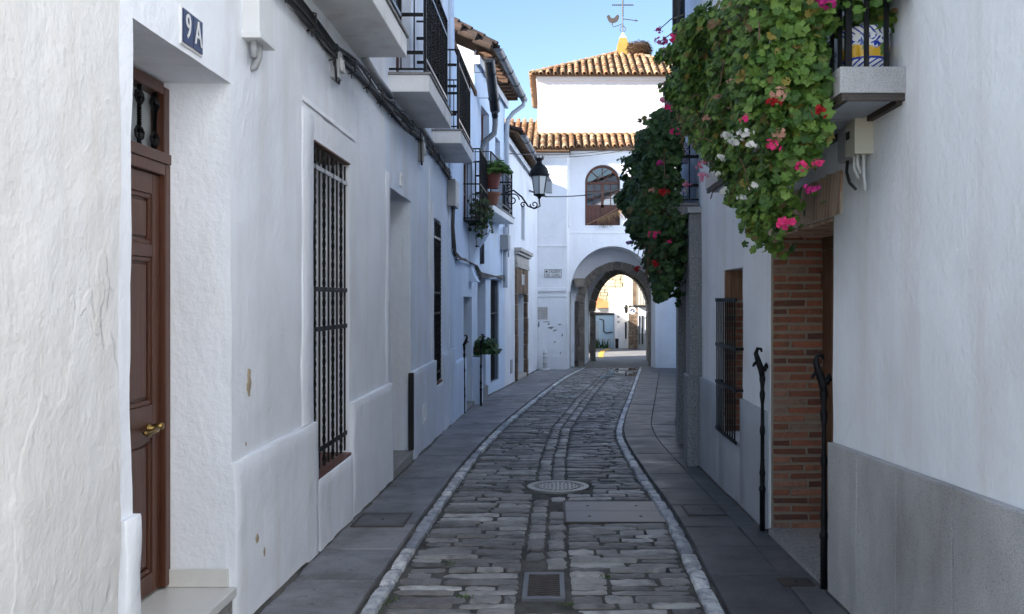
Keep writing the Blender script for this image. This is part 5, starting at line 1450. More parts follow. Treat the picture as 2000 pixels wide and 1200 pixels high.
# brick jamb: courses of thin bricks
BR = MB(); BR.box((-.5, -.5, -.5), (.5, .5, .5))
def brick_mesh(k):
    rgx = random.Random(k); m = MB(); m.box((-.5, -.5, -.5), (.5, .5, .5))
    me = bpy.data.meshes.new('brick'); bm = bmesh.new()
    me0 = m.mesh('b'); bm.from_mesh(me0); bmesh.ops.bevel(bm, geom=list(bm.edges), offset=.045, segments=1, affect='EDGES')
    for v in bm.verts: v.co += Vector((rgx.uniform(-.03, .03), rgx.uniform(-.03, .03), rgx.uniform(-.06, .06)))
    bm.to_mesh(me); bm.free(); me.materials.append(M['brick']); return me
BRM = [brick_mesh(k) for k in range(8)]
BRP = []
for k in range(4):
    me = BRM[k].copy(); me.materials.clear(); me.materials.append(M['brick_pale']); BRP.append(me)
rg = random.Random(6)
def brick(c, size, pale=False, rot=None):
    T = Matrix.Translation(c) @ (rot or Matrix.Identity(4)) @ Matrix.Diagonal((*size, 1))
    link('brick', rg.choice(BRP if pale else BRM), None, hr, T)
m = MB(); m.box((1.604, 6.246, -.3), (2.0, 6.288, 2.04)); m.build('mortar', 'mortar', hr)
z = -.10; row = 0; H = .041; joint = .019
while z < 2.02:
    cuts = (0, .245, .37) if row % 2 else (0, .12, .37)
    off = rg.uniform(-.02, .02)
    for a, b in zip(cuts, cuts[1:]):
        a2 = a + (off if a not in (0,) else 0); b2 = b + (off if b != .37 else 0)
        brick(Vector((1.603 + (a2 + b2) / 2, 6.262, z + H / 2)), (b2 - a2 - .014, .05 + rg.uniform(-.006, .008), H * rg.uniform(.85, 1.05)))
    z += H + joint; row += 1
# near jamb hidden from the street side: same bricks, mortar only
m = MB(); m.box((1.605, 4.883, -.3), (2.0, 4.90, 2.04)); m.build('mortar', 'mortar', hr)
# flat brick arch on the wall and its soffit
m = MB(); FR.box(m, 4.74, 6.43, 2.046, 2.285, -.02, .0065); m.build('mortar', 'mortar_pale', hr)
n = 30
for k in range(n):
    q = (k + .5) / n; s = 4.73 + 1.71 * q; lean = (q - .5) * .5
    rot = Matrix.Rotation(-lean, 4, 'X')
    zz = 2.165
    if 4.72 < s < 6.45: brick(FR.p(s, zz, .0035), (.010, .034, .235 + rg.uniform(-.01, .01)), True, rot)
m = MB(); m.box((1.605, 4.9, 2.034), (2.03, 6.27, 2.044)); m.build('mortar', 'mortar', hr)
for k in range(24):
    y = 4.915 + .0565 * k
    for a, b in ((1.604, 1.80), (1.81, 1.99)): brick(Vector(((a + b) / 2, y + .02, 2.034)), (b - a - .01, .042, .03), True)
# old plank door
m = MB(); m.box((1.965, 4.88, 1.93), (2.04, 6.29, 2.044)); m.build('door_frame', 'old_wood', hr, bevel=.01)
m = MB(); m.box((1.99, 4.885, -.1), (2.0, 6.285, 1.95)); d = m.build('door', 'old_wood', hr)
for k in range(7):
    m = MB(); a = 4.89 + .198 * k; m.box((1.972, a, -.09), (1.989, a + .19, 1.925)); m.build('plank', 'old_wood', d, bevel=.004)
for zz in (.15, .95, 1.7):
    m = MB(); m.box((1.958, 4.9, zz - .06), (1.971, 6.26, zz + .06)); m.build('ledge', 'old_wood', d, bevel=.004)
m = MB(); m.box((1.57, 4.92, -.30), (2.04, 6.24, -.095)); m.build('doorstep', 'concrete', hr, bevel=.012)
# barred window: brick reveal, wooden lintel block, grille standing off the wall
m = MB(); m.box((1.606, 7.962, .34), (1.80, 7.998, 1.55)); m.build('mortar', 'mortar', hr)
z = .35; row = 0
while z < 1.53:
    a, b = (1.603, 1.70) if row % 2 else (1.603, 1.75); brick(Vector(((a + b) / 2, 7.975, z + .023)), (b - a, .04, .046)); brick(Vector(((b + 1.82) / 2, 7.975, z + .023)), (1.82 - b - .012, .04, .046)); z += .06; row += 1
m = MB(); m.box((1.604, 7.94, 1.56), (1.84, 7.999, 1.838)); m.build('lintel', 'lintel_wood', hr, bevel=.006)
m = MB(); m.box((1.80, 7.22, .34), (1.83, 8.0, 1.84)); m.build('shutter', 'old_wood', hr)
g = grille(hr, FR, 7.2, 8.08, .35, 1.57, .06, (1.565, 1.15, .80, .36), 9, ext=.012, alt=False)
for s in (7.2, 8.08):
    m = MB()
    for z in (1.15, .80): FR.box(m, s - .008, s + .008, z - .012, z + .012, -.02, .054)
    m.build('stay', 'iron', g)
# granite door surround of the next house
hn = thing('granite_portal_house', (1.7, 11, -.33), 'white house on the right beyond the barred window, granite door jamb and overgrown balcony', 'house')
FN1, LN1 = seg((1.6, 9.2), (1.88, 12.8), 'R'); FN2, LN2 = seg((1.88, 12.8), (4.35, 29.6), 'R')
facade('wall', hn, 'plaster_blue_shade', FN1, 0.01, LN1, -.8, 7.0, holes=[(.55, 1.75, -.5, 2.3, .25), (.8, 1.7, 2.62, 4.7, .2)], cell=.2, amp=.004, seed=80)
facade('wall', hn, 'plaster_blue_shade', FN2, 0, LN2, -1.3, 6.6, cell=.4, amp=.005, seed=81)
bulk(hn, FN1, .02, LN1, -.8, 7.0, 7, 1.3, 'plaster_blue_shade'); bulk(hn, FN2, .3, LN2, -1.3, 6.6, 7, 1.3, 'plaster_blue_shade')
simple_roof(hn, FN1, .02, LN1, 7.0, .3, 3.55, 1.4); simple_roof(hn, FN2, .02, LN2, 6.6, .0, 3.55, 1.4)
m = MB(); FN1.box(m, .02, .5, .74, 2.5, -.05, .13); m.build('door_jamb', 'granite_dark', hn, bevel=.01)
m = MB(); FN1.box(m, .01, .53, -.8, .738, -.05, .155); m.build('jamb_base', 'granite_dark', hn, bevel=.012)
m = MB(); FN1.box(m, 1.78, 2.2, -.8, 2.3, -.05, .13); m.build('door_jamb', 'granite_dark', hn, bevel=.01)
m = MB(); FN1.box(m, .5, 1.78, 2.31, 2.5, -.05, .12); m.build('door_lintel', 'granite_dark', hn, bevel=.01)
panelled_door(hn, FN1, .55, 1.75, -.45, 2.3, -.2, mat='old_wood')
panelled_door(hn, FN1, .8, 1.7, 2.63, 4.7, -.15, mat='window_wood')
balcony(hn, FN1, .3, 3.4, 2.505, .11, .36, 1.0, mat='concrete', pale=False, spacing=.12, tw=False)
m = MB(); FN1.box(m, -.02, .6, 2.502, 2.56, -.02, .15); m.build('flashing', 'plastic_grey', hn)

# balcony with granite slab over the brick door
b0, b1 = 3.87, 7.3
m = MB(); FR.box(m, b0, b1, 2.505, 2.625, -.08, .30); bal = m.build('balcony', 'granite', hr, bevel=.006)
m = MB(); FR.box(m, b0 + .01, b1 - .01, 2.488, 2.503, -.02, .29)
FR.box(m, b0 + .008, b1 - .008, 2.472, 2.4875, .268, .290); FR.box(m, b0 + .008, b0 + .03, 2.472, 2.4875, 0, .267); FR.box(m, b0 + .04, b1 - .008, 2.46, 2.4875, -.0, .03)
m.build('slab_frame', 'rust_iron', bal, bevel=.003)
m = MB()
for k in range(8): FR.box(m, b0 + .05 + .42 * k, b0 + .45 + .42 * k, 2.476, 2.4875, .05, .25)
m.build('soffit_tile', 'render_grey', bal)
m = MB()
for s in (b0 + .03, b1 - .03): FR.box(m, s - .014, s + .014, 2.626, 3.62, .24, .268); FR.box(m, s - .02, s + .02, 3.58, 3.62, 0, .239)
FR.box(m, b0 + .045, b1 - .045, 3.58, 3.62, .235, .275)
m.build('rail_frame', 'iron', bal, bevel=.003)
for q in (.17, .08): 
    m = MB(); FR.box(m, b0 + .024, b0 + .036, 2.626, 3.58, q - .011, q + .011); m.build('baluster', 'iron', bal, bevel=.002)
for k in range(1, 30):
    m = MB(); s = b0 + .03 + (b1 - b0 - .06) * k / 30; FR.box(m, s - .009, s + .009, 2.626, 3.58, .246, .262)
    m.build('baluster', 'iron', bal)
# meter boxes below the slab
t = thing('meter_box', FR.p(4.35, 2.31, 0), 'cream plastic meter box on the right wall under the granite balcony slab', 'meter box')
m = MB(); FR.box(m, 4.285, 4.44, 2.305, 2.52, -.01, .084); m.build('case', 'plastic_cream', t, bevel=.008)
m = MB(); FR.box(m, 4.278, 4.30, 2.30, 2.525, -.005, .09); m.build('rim', 'plastic_cream', t, bevel=.004)
m = MB(); FR.box(m, 4.37, 4.42, 2.39, 2.43, .084, .087); m.build('window', 'black', t)
for s, dd, L in ((4.32, .03, .19), (4.35, .05, .10), (4.37, .06, .12)):
    m = MB(); m.tube([FR.p(s, 2.31, dd), FR.p(s, 2.31 - L * .6, dd), FR.p(s + .005, 2.31 - L, dd * .6)], .008, 6); m.build('conduit', 'plastic_white', t, smooth=True)
t = thing('meter_box', FR.p(4.52, 2.3, 0), 'older grey meter box directly behind the cream one', 'meter box')
m = MB(); FR.box(m, 4.45, 4.60, 2.30, 2.49, -.01, .07); m.build('case', 'plastic_grey', t, bevel=.006)
m = MB(); m.tube([FR.p(4.50, 2.30, .05), FR.p(4.50, 2.24, .055), FR.p(4.47, 2.18, .05), FR.p(4.43, 2.14, .03)], .008, 6); m.build('cable', 'cable', t, smooth=True)

# iron guard posts
def guard_post(x, y, lab, hgt=1.35, sgn=1, zb=None):
    z = gz(y) + .03 if zb is None else zb; t = thing('guard_post', (x, y, z), lab, 'guard post')
    m = MB(); H = hgt
    S_ = .6; m.lathe([(r_ * S_, z_) for r_, z_ in [(.034, 0), (.034, .30), (.042, .31), (.042, .33), (.028, .35), (.032, .42), (.04, .44), (.03, .47), (.024, .55), (.024, .72), (.034, .74), (.034, .77), (.022, .80), (.020, .95), (.032, 1.0), (.036, 1.03), (.024, 1.06), (.028, 1.10), (.04, 1.14), (.028, 1.18)]], (x, y, z), 12); m.build('shaft', 'iron', t, smooth=True)
    m = MB(); m.tube([(x, y, z + 1.14), (x - .005, y, z + 1.20), (x - .03 * sgn, y, z + 1.27), (x - .048 * sgn, y, z + 1.33), (x - .035 * sgn, y, z + 1.365), (x - .01 * sgn, y, z + 1.362), (x - .004 * sgn, y, z + 1.34)], [.019, .025, .023, .017, .014, .012, .007], 8)
    m.tube([(x - .035 * sgn, y, z + 1.27), (x - .06 * sgn, y, z + 1.25), (x - .07 * sgn, y, z + 1.23)], [.014, .012, .006], 6); m.tube([(x + .01, y, z + 1.2), (x + .035, y, z + 1.25), (x + .045, y, z + 1.22)], [.02, .016, .01], 6)
    m.build('finial', 'iron', t, smooth=True)
guard_post(1.555, 6.35, 'black cast iron guard post at the far side of the brick doorway')
guard_post(1.565, 4.94, 'black cast iron guard post beside the granite plinth corner')
guard_post(-1.53, 14.75, 'slim black guard post at the near side of the narrow house door', sgn=-1)
guard_post(-1.36, 16.15, 'slim black guard post in front of the potted plant on the left', sgn=-1)

# downpipe and gutter of the right hand houses
t = thing('drainpipe', (1.42, 9.9, 4.4), 'dark drainpipe rising behind the flowers against the sky', 'drainpipe')
m = MB(); m.tube([(1.47, 10.0, 3.75), (1.47, 10.0, 5.5), (1.47, 10.0, 6.85)], .075, 12); m.build('pipe', 'zinc_dark', t, smooth=True)
m = MB(); m.tube([(1.36, 9.98, 3.55), (1.36, 9.98, 4.05), (1.37, 9.98, 4.12), (1.45, 9.98, 4.16), (1.62, 9.98, 4.2)], .06, 12); m.build('elbow', 'zinc', t, smooth=True)
# ================================================================ PLANTS
def leaf_mesh(k, n=14, lob=.13, seed=0, ivy=False):
    rgx = random.Random(300 + k); m = MB(); m.v = [(0, .02, -.06)]
    for i in range(n):
        a = math.pi * (-.42) + (2 * math.pi - .16 * math.pi) * i / (n - 1)
        r = .5 * (1 + (lob if i % 2 else -lob) + rgx.uniform(-.07, .07))
        if ivy: r = .5 * (.62 + .5 * abs(math.cos(2.5 * (a - math.pi / 2))) )
        m.v.append((r * math.cos(a), r * math.sin(a) + .08, .07 * math.cos(2 * a) + rgx.uniform(-.05, .05) - .04))
    m.r = [0] * len(m.v); m.f = [(0, i, i + 1) for i in range(1, n)]
    return m
LM = [leaf_mesh(k) for k in range(5)] + [leaf_mesh(5 + k, 12, ivy=True) for k in range(2)]
def leaf_objs(mat):
    out = []
    for q in LM:
        me = q.mesh('leaf', fixn=False); me.materials.append(M[mat]); out.append(me)
    return out
LO = {k: leaf_objs(k) for k in ('leaf', 'leaf_dark')}
def leaf_T(p, nrm, size, rg):
    z = nrm.normalized(); x = Vector((rg.uniform(-1, 1), rg.uniform(-1, 1), rg.uniform(-1, 1))).cross(z)
    if x.length < .01: x = Vector((1, 0, 0)).cross(z)
    x.normalize(); y = z.cross(x)
    # tip hangs downward
    if y.z > 0: y = -y; x = -x
    a = rg.uniform(-.9, .9); x2 = x * math.cos(a) + y * math.sin(a); y2 = z.cross(x2)
    return Matrix.Translation(p) @ Matrix(((*(x2 * size), 0), (*(y2 * size), 0), (*(z * size), 0), (0, 0, 0, 1))).transposed()
def foliage(root, leaves, mat, rg, front=300):
    """leaves: (position, normal, size, kind); those nearest the street stand alone, the rest are one mass"""
    cam_p = Vector((0, 0, ZC))
    leaves.sort(key=lambda q: (q[0] - cam_p).length - q[4] * 1.2)
    mb = MB()
    for i, (p, n, s, k, f_) in enumerate(leaves):
        T = leaf_T(p, n, s, rg)
        if i < front: link('leaf', LO[mat][k], None, root, T)
        else: mb.add([T @ Vector(v) for v in LM[k].v], LM[k].f, rg.random())
    if mb.v:
        me = mb.mesh('leaves', fixn=False); link('leaves', me, mat, root, None, kind='stuff')
def flower(root, p, r, col, rg, facing=Vector((-.4, -.8, .3)), n=10):
    n = n + 4
    mb = MB(); facing = facing.normalized()
    for k in range(n):
        d = Vector((rg.gauss(0, 1), rg.gauss(0, 1), rg.gauss(0, 1))).normalized() + facing * .7; d.normalize()
        c = p + Vector((d.x * 1.25, d.y, d.z * rg.uniform(.55, 1.1))) * r * rg.uniform(.35, 1.1)
        t = d.orthogonal().normalized(); b = d.cross(t)
        for q in range(5):
            a = 2 * math.pi * q / 5 + k; w = rg.uniform(.24, .40) * r
            e = (t * math.cos(a) + b * math.sin(a)); f2 = (t * math.cos(a + .6) + b * math.sin(a + .6)); f1 = (t * math.cos(a - .6) + b * math.sin(a - .6))
            mb.add([c, c + f1 * w + d * .1 * r, c + e * w * 1.35 + d * .16 * r * rg.random(), c + f2 * w + d * .1 * r], [(0, 1, 2, 3)], rg.random())
    me = mb.mesh('flower_head', fixn=False); return link('flower_head', me, 'petal_' + col, root)

def hedge(root, mat, ymin, ymax, xout, xin, bot, top, n, size, rg, lump=.24, near_face=True):
    """leaves over the outer skin of a hanging mass: outer side, near end, and thinning trailing tips"""
    L = []
    tries = 0
    while len(L) < n and tries < n * 14:
        tries += 1
        y = rg.uniform(ymin, ymax); zb, ztp = lerp(bot, y), lerp(top, y)
        ln = noise.noise(Vector((y * 2.6, 0, 3))) * .22 + noise.noise(Vector((y * 7, 0, 9))) * .10
        zb2 = zb - ln
        z = rg.uniform(zb2, ztp)
        near = near_face and rg.random() < .30
        bul = lump * (noise.noise(Vector((y * 2.2, z * 2.2, 1))) + .6 * noise.noise(Vector((y * 5, z * 5, 5))))
        tip = max(0, min(1, (z - zb2) / .45)); tipd = .35 + .65 * tip
        if rg.random() > tipd: continue
        if noise.noise(Vector((y * 4.5, z * 4.5, 11))) < -.22: continue          # holes between clumps
        xo = lerp(xout, z) - bul + (1 - tip) * .12
        dep = abs(rg.gauss(0, .09))
        if near:
            x = rg.uniform(xo, xin); y = ymin + dep + bul * .8 - .03; nr = Vector((-.25, -1, .35))
        else:
            x = xo + dep; nr = Vector((-1, -.55, .45))
        nr = nr.normalized() + Vector((rg.uniform(-1, 1), rg.uniform(-1, 1), rg.uniform(-.7, 1))) * .55
        k = rg.randrange(5) if rg.random() < .9 else 5 + rg.randrange(2)
        L.append((Vector((x, y, z)), nr, size * rg.choice((.55, .7, .8, .9, 1.0, 1.1, 1.45)), k, 1 - dep * 8))
    return L

rg = random.Random(41)
g1 = thing('geranium', (1.3, 5.2, 2.63), 'mass of trailing green geraniums over the granite balcony, pink, white and red flowers', 'geranium')
bot = [(3.85, 2.62), (3.95, 2.3), (4.1, 1.98), (4.4, 2.02), (4.7, 1.88), (5.0, 1.9), (5.4, 2.03), (5.75, 2.2), (6.3, 2.62), (6.8, 2.82), (7.3, 3.0), (7.6, 3.2)]
top = [(3.85, 3.0), (4.1, 3.35), (7.6, 3.75)]
xo = [(1.8, 1.2), (2.2, 1.13), (2.6, 1.03), (3.0, 1.02), (3.7, 1.08)]
L = hedge(g1, 'leaf', 4.02, 7.45, xo, 1.27, bot, top, 15500, .050, rg)
L = [q for q in L if not (q[0].y < 4.45 and q[0].z < 1.96 + max(0, q[0].x - 1.08) * 1.9)]
bot2 = [(3.8, 2.66), (4.0, 2.3), (4.6, 2.2)]
# leaves above the pot, by the wall
for k in range(520):
    y = rg.uniform(3.76, 4.35); z = rg.uniform(2.84, 3.25); x = rg.uniform(1.22, 1.60)
    if z < 2.9 and x < 1.55 and rg.random() < .7: continue
    L.append((Vector((x, y, z)), Vector((-.4, -1, .4)) + Vector((rg.uniform(-1, 1), rg.uniform(-1, 1), rg.uniform(-1, 1))) * .5, .055 * rg.uniform(.6, 1.2), rg.randrange(5), .3))
# dark hanging ivy tail
for k in range(420):
    y = rg.uniform(4.55, 5.7); z0 = 2.2 - .36 * math.exp(-((y - 4.9) / .35) ** 2); z = rg.uniform(z0, 2.3)
    L.append((Vector((rg.uniform(1.12, 1.28), y, z)), Vector((-.6, -.8, .2)) + Vector((rg.uniform(-1, 1), rg.uniform(-1, 1), rg.uniform(-1, 1))) * .6, .045 * rg.uniform(.7, 1.2), 5 + rg.randrange(2), 0))
foliage(g1, L, 'leaf', rg)
m = MB()
for k in range(60):
    y = rg.uniform(4.0, 7.3); z = lerp(top, y) - rg.uniform(.0, .6); zb = lerp(bot, y); x = lerp(xo, z) + rg.uniform(.09, .24)
    p = [Vector((x, y, z))]
    for q in range(5): p.append(p[-1] + Vector((rg.uniform(-.03, .03), rg.uniform(-.10, .10), -(z - zb) * rg.uniform(.06, .16))))
    m.tube(p, .0035, 4, rg.random(), cap=False)
m.build('stems', 'stem', g1, smooth=True, kind='stuff')
m = MB()
for k in range(38):
    y = rg.uniform(4.0, 6.9); zb = lerp(bot, y); z = rg.uniform(zb + .1, 3.2); x = lerp(xo, z) - rg.uniform(-.02, .06)
    p = Vector((x, y, z)); d = Vector((rg.uniform(-.4, .2), rg.uniform(-1, 1), rg.uniform(-1.2, .4))).normalized() * rg.uniform(.08, .22)
    m.tube([p, p + d * .5 + Vector((0, 0, .02)), p + d], .004, 4, rg.random(), cap=False)
m.build('dry_stems', 'stem_brown', g1, smooth=True, kind='stuff')
def fl(root, px, py, X, r, col, n=9):
    p = onX(px, py, X); flower(root, p, r * .85, col, rg, n=n)
for px, py, X, r, col in ((1537, 436, 1.10, .052, 'pink'), (1507, 285, .97, .038, 'pink'), (1568, 323, 1.13, .034, 'pink'), (1598, 320, 1.2, .03, 'pink'), (1586, 370, 1.18, .034, 'magenta'), (1456, 232, .92, .026, 'pink'),
                          (1420, 265, .92, .034, 'white'), (1437, 279, .92, .036, 'white'), (1455, 261, .92, .036, 'white'), (1467, 284, .92, .03, 'white'), (1409, 309, .95, .034, 'white'), (1415, 375, 1.02, .038, 'white'), (1473, 363, 1.0, .026, 'white'), (1449, 387, 1.02, .026, 'white'), (1401, 340, .97, .03, 'white'),
                          (1515, 202, .94, .034, 'red'), (1603, 218, 1.17, .036, 'red'), (1522, 183, .94, .035, 'peach'), (1523, 262, .97, .03, 'peach'), (1382, 232, .95, .03, 'peach'), (1401, 190, .95, .028, 'peach'),
                          (1370, 322, .98, .042, 'pale'), (1371, 345, .98, .04, 'pale'), (1341, 47, 1.0, .05, 'pale'), (1600, 5, 1.22, .05, 'magenta'), (1620, 8, 1.22, .04, 'magenta'),
                          (1290, 82, .98, .062, 'magenta'), (1315, 75, 1.0, .05, 'pink'), (1288, 58, .98, .04, 'magenta'), (1300, 100, 1.0, .05, 'pale'), (1430, 160, .93, .025, 'peach')):
    fl(g1, px, py, X, r, col)
for px, py in ((1290, 82), (1288, 58), (1300, 100)):
    p = onX(px, py, .985); m = MB(); e = Vector((1.1, 7.2, p.z - .1)); m.tube([e, (p + e) / 2 + Vector((0, 0, .03)), p], .006, 4); m.build('stem', 'stem', g1)

rg = random.Random(52)
g2 = thing('ivy_geranium', (1.25, 11, 2.62), 'dark dense trailing plant hanging from the farther right balcony over the street', 'geranium')
bot = [(9.4, 1.55), (9.7, 1.56), (10.0, 1.75), (10.6, 1.95), (11.2, 2.1), (11.8, 2.35), (12.5, 2.6), (12.9, 3.1)]
top = [(9.4, 3.3), (9.8, 3.62), (11.5, 3.75), (12.9, 3.6)]
xo = [(1.5, 1.2), (1.9, 1.14), (2.6, 1.1), (3.4, 1.12), (3.8, 1.22)]
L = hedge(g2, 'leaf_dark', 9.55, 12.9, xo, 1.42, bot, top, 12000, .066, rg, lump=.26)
L = [q for q in L if not (q[0].y < 9.9 and q[0].x > 1.27 and 2.4 < q[0].z < 3.15 and rg.random() < .8)]
# the hanging near end
for k in range(900):
    z = rg.uniform(1.56, 2.5); w = min(1, (z - 1.5) / .5); x = 1.18 + rg.uniform(-.10, .30) * w; y = rg.uniform(9.35, 9.9)
    L.append((Vector((x, y, z)), Vector((-.4, -1, .4)) + Vector((rg.uniform(-1, 1), rg.uniform(-1, 1), rg.uniform(-1, 1))) * .5, .08 * rg.uniform(.6, 1.2), rg.randrange(7), .2))
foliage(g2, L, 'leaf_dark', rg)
m = MB()
for k in range(110):
    y = rg.uniform(9.5, 12.5); z = lerp(top, y) - rg.uniform(0, .6); zb = lerp(bot, y); x = lerp(xo, z) + rg.uniform(.03, .25); p = [Vector((x, y, z))]
    for q in range(5): p.append(p[-1] + Vector((rg.uniform(-.06, .03), rg.uniform(-.1, .1), -(z - zb) * rg.uniform(.1, .22))))
    m.tube(p, .006, 4, rg.random(), cap=False)
m.build('stems', 'stem_brown', g2, smooth=True, kind='stuff')
for px, py, X, r, col in ((1278, 458, 1.08, .06, 'pink'), (1309, 473, 1.25, .04, 'pink'), (1307, 210, 1.15, .055, 'pink'), (1318, 258, 1.2, .05, 'pink'), (1290, 320, 1.0, .05, 'magenta'), (1298, 375, 1.0, .06, 'red'), (1281, 515, 1.1, .06, 'red'), (1247, 525, .95, .05, 'red'), (1342, 362, 1.45, .05, 'pale'), (1294, 197, 1.1, .05, 'pale'), (1275, 372, .98, .04, 'peach'), (1231, 474, .95, .05, 'violet')):
    fl(g2, px, py, X, r, col, 8)

# ceramic pots
def majolica(name, mode):
    t = NT(name); tc = t.n('ShaderNodeTexCoord'); sx = t.n('ShaderNodeSeparateXYZ'); t.l(tc.outputs['Object'], sx.inputs[0])
    z = sx.outputs['Z']
    ang = t.math('ARCTAN2', sx.outputs['Y'], sx.outputs['X'])
    blue, white = (.018, .05, .36), (.78, .79, .80)
    st = t.math('SINE', t.math('ADD', t.math('MULTIPLY', ang, 22.0), t.math('MULTIPLY', z, 230.0)))
    st2 = t.math('SINE', t.math('ADD', t.math('MULTIPLY', ang, 16.0), t.math('MULTIPLY', z, -260.0)))
    stripe = t.mix(t.ramp(st, [(.45, 0), (.55, 1)]), white, blue)
    stripe2 = t.mix(t.ramp(st2, [(.40, 0), (.5, 1)]), white, blue)
    sw = t.noise(26, 2, .5, tc.outputs['Object'], 1.5)
    body = t.mix(t.ramp(sw, [(.54, 0), (.57, 1)]), white, blue)
    if mode == 1:
        n = t.math('ADD', t.math('MULTIPLY', t.noise(14, 3, .5, tc.outputs['Object']), .10), z)
        land = t.mix(t.ramp(t.noise(18, 3, .6, tc.outputs['Object']), [(.40, 0), (.5, 1)]), (.10, .22, .05), (.72, .42, .03))
        body = t.mix(t.ramp(n, [(.168, 1), (.173, 0)]), body, land)
    c = t.mix(t.math('GREATER_THAN', z, .172), body, stripe)
    c = t.mix(t.math('LESS_THAN', z, .062), c, stripe2)
    c = t.mix(t.math('LESS_THAN', t.math('ABSOLUTE', t.math('SUBTRACT', z, .064)), .005), c, blue)
    return t.done(c, .15, spec=.6)
M['majolica'] = majolica('majolica', 1); M['majolica_blue'] = majolica('majolica_blue', 0)
def ceramic(c, r, hgt, mat, label):
    t = thing('ceramic_pot', c, label, 'plant pot'); k = hgt / .215
    m = MB(); m.lathe([(r * .72, 0), (r * .86, .05 * k), (r * 1.0, .12 * k), (r * 1.02, .165 * k), (r * .98, .19 * k), (r * 1.06, .20 * k), (r * 1.07, .215 * k), (r * .94, .215 * k), (r * .9, .17 * k)], (0, 0, 0), 28)
    me = m.mesh('body', smooth=True); link('body', me, mat, t, Matrix.Translation(c))
    m = MB(); m.lathe([(r * .89, .17 * k), (r * .5, .18 * k)], c, 20); m.build('soil', 'soil', t)
    return t
ceramic(Vector((1.475, 4.05, 2.627)), .112, .205, 'majolica', 'painted blue, white and yellow ceramic pot at the near end of the balcony')
ceramic(Vector((1.325, 4.30, 2.627)), .09, .17, 'majolica_blue', 'second blue patterned pot half hidden by leaves behind the bars')
ceramic(Vector((1.46, 9.75, 3.12)), .11, .22, 'majolica_blue', 'upper blue and white pot on the overgrown farther balcony')
ceramic(Vector((1.40, 9.7, 2.66)), .13, .25, 'majolica_blue', 'lower blue and white pot on the overgrown farther balcony slab')

# plants on the left
def bush(name, c, r, n, size, label, mat='leaf', tall=1.0):
    rgx = random.Random(n + int(c[1] * 10)); t = thing(name, c, label, 'plant'); L = []
    for k in range(n):
        d = Vector((rgx.gauss(0, 1), rgx.gauss(0, 1), abs(rgx.gauss(0, 1)) * tall)).normalized() * r * rgx.uniform(.35, 1)
        L.append((Vector(c) + d + Vector((0, 0, -.06 * (d.x * d.x + d.y * d.y) / r)), d + Vector((0, -.3, .6)), size * rgx.uniform(.7, 1.3), 5 + rgx.randrange(2), 0))
    m = MB()
    for k in range(14):
        d = Vector((rgx.gauss(0, 1), rgx.gauss(0, 1), abs(rgx.gauss(0, 1)) + .4)).normalized() * r * .8; m.tube([c, Vector(c) + d * .5 + Vector((0, 0, .03)), Vector(c) + d], .006, 4, cap=False)
    m.build('stems', 'stem', t)
    foliage(t, L, mat, rgx, 0); return t
bush('fern', (-1.10, 16.6, 4.02), .30, 260, .10, 'bright green ferny plant in the red pot', 'leaf')
bush('potted_plant', (-1.36, 16.9, .52), .32, 240, .12, 'leafy dark plant on the low white wall by the narrow house door', 'leaf_dark')
rgx = random.Random(8)
t = thing('climber', (-1.33, 15.6, 3.0), 'straggly brown and green climber inside the black window cage', 'plant'); L = []
m = MB()
for k in range(60):
    p = F2.p(rgx.uniform(1.5, 2.85), rgx.uniform(3.0, 3.5), rgx.uniform(.1, .33)); pts = [p]
    for q in range(4): pts.append(pts[-1] + Vector((rgx.uniform(-.05, .06), rgx.uniform(-.12, .12), rgx.uniform(-.18, .06))))
    m.tube(pts, .006, 4, cap=False)
    for q in pts[1:]: L.append((q, Vector((.5, -.6, .5)) + Vector((rgx.uniform(-1, 1), rgx.uniform(-1, 1), 0)), .08 * rgx.uniform(.6, 1.2), rgx.randrange(7), 0))
m.build('stems', 'stem_brown', t); foliage(t, L, 'leaf_dark', rgx, 0)

# fallen leaves by the doorstep
rg = random.Random(14)
for k, (px, py) in enumerate(((1530, 1043), (1578, 1079), (1560, 1058))):
    y = 1.52 * F / ((py - CY) - .03 * F); x = (px - CX) * y / F; m = MB()
    q = LM[k]; T = Matrix.Translation((x, y, gz(y) + .052)) @ Matrix.Rotation(rg.uniform(0, 6), 4, 'Z') @ Matrix.Diagonal((.05, .05, .08, 1)); m.add([T @ Vector(v) for v in q.v], q.f)
    M['fallen'] = M.get('fallen') or paint('fallen', (.45, .28, .02), .7)
    o = link('fallen_leaf', m.mesh('fallen_leaf', fixn=False), 'fallen'); props(o, ('yellow fallen leaf on the pavement nearest the guard post', 'yellow fallen leaf closest to the granite plinth', 'yellow fallen leaf between the other two by the doorstep')[k], 'leaf', 'fallen leaves by the brick doorway')

# overhead wires
def wire(a, b, sag, label, r=.012):
    a, b = Vector(a), Vector(b); m = MB(); m.tube([a.lerp(b, k / 16) - Vector((0, 0, sag * 4 * (k / 16) * (1 - k / 16))) for k in range(17)], r, 5); o = link('overhead_wire', m.mesh('overhead_wire', smooth=True), 'cable'); props(o, label, 'wire', 'wires across the end of the street')
wire(onY(940, 296, 20), onY(1235, 285, 29.8), .18, 'upper thin wire strung below the gate roof eave')
wire(onY(1108, 307, 29.9), onY(1240, 290, 29), .05, 'short wire just beneath the upper one by the gate eave')
wire(onY(1058, 384, 27), onY(1240, 363, 27), .12, 'lower wire crossing in front of the arched gate window', .016)

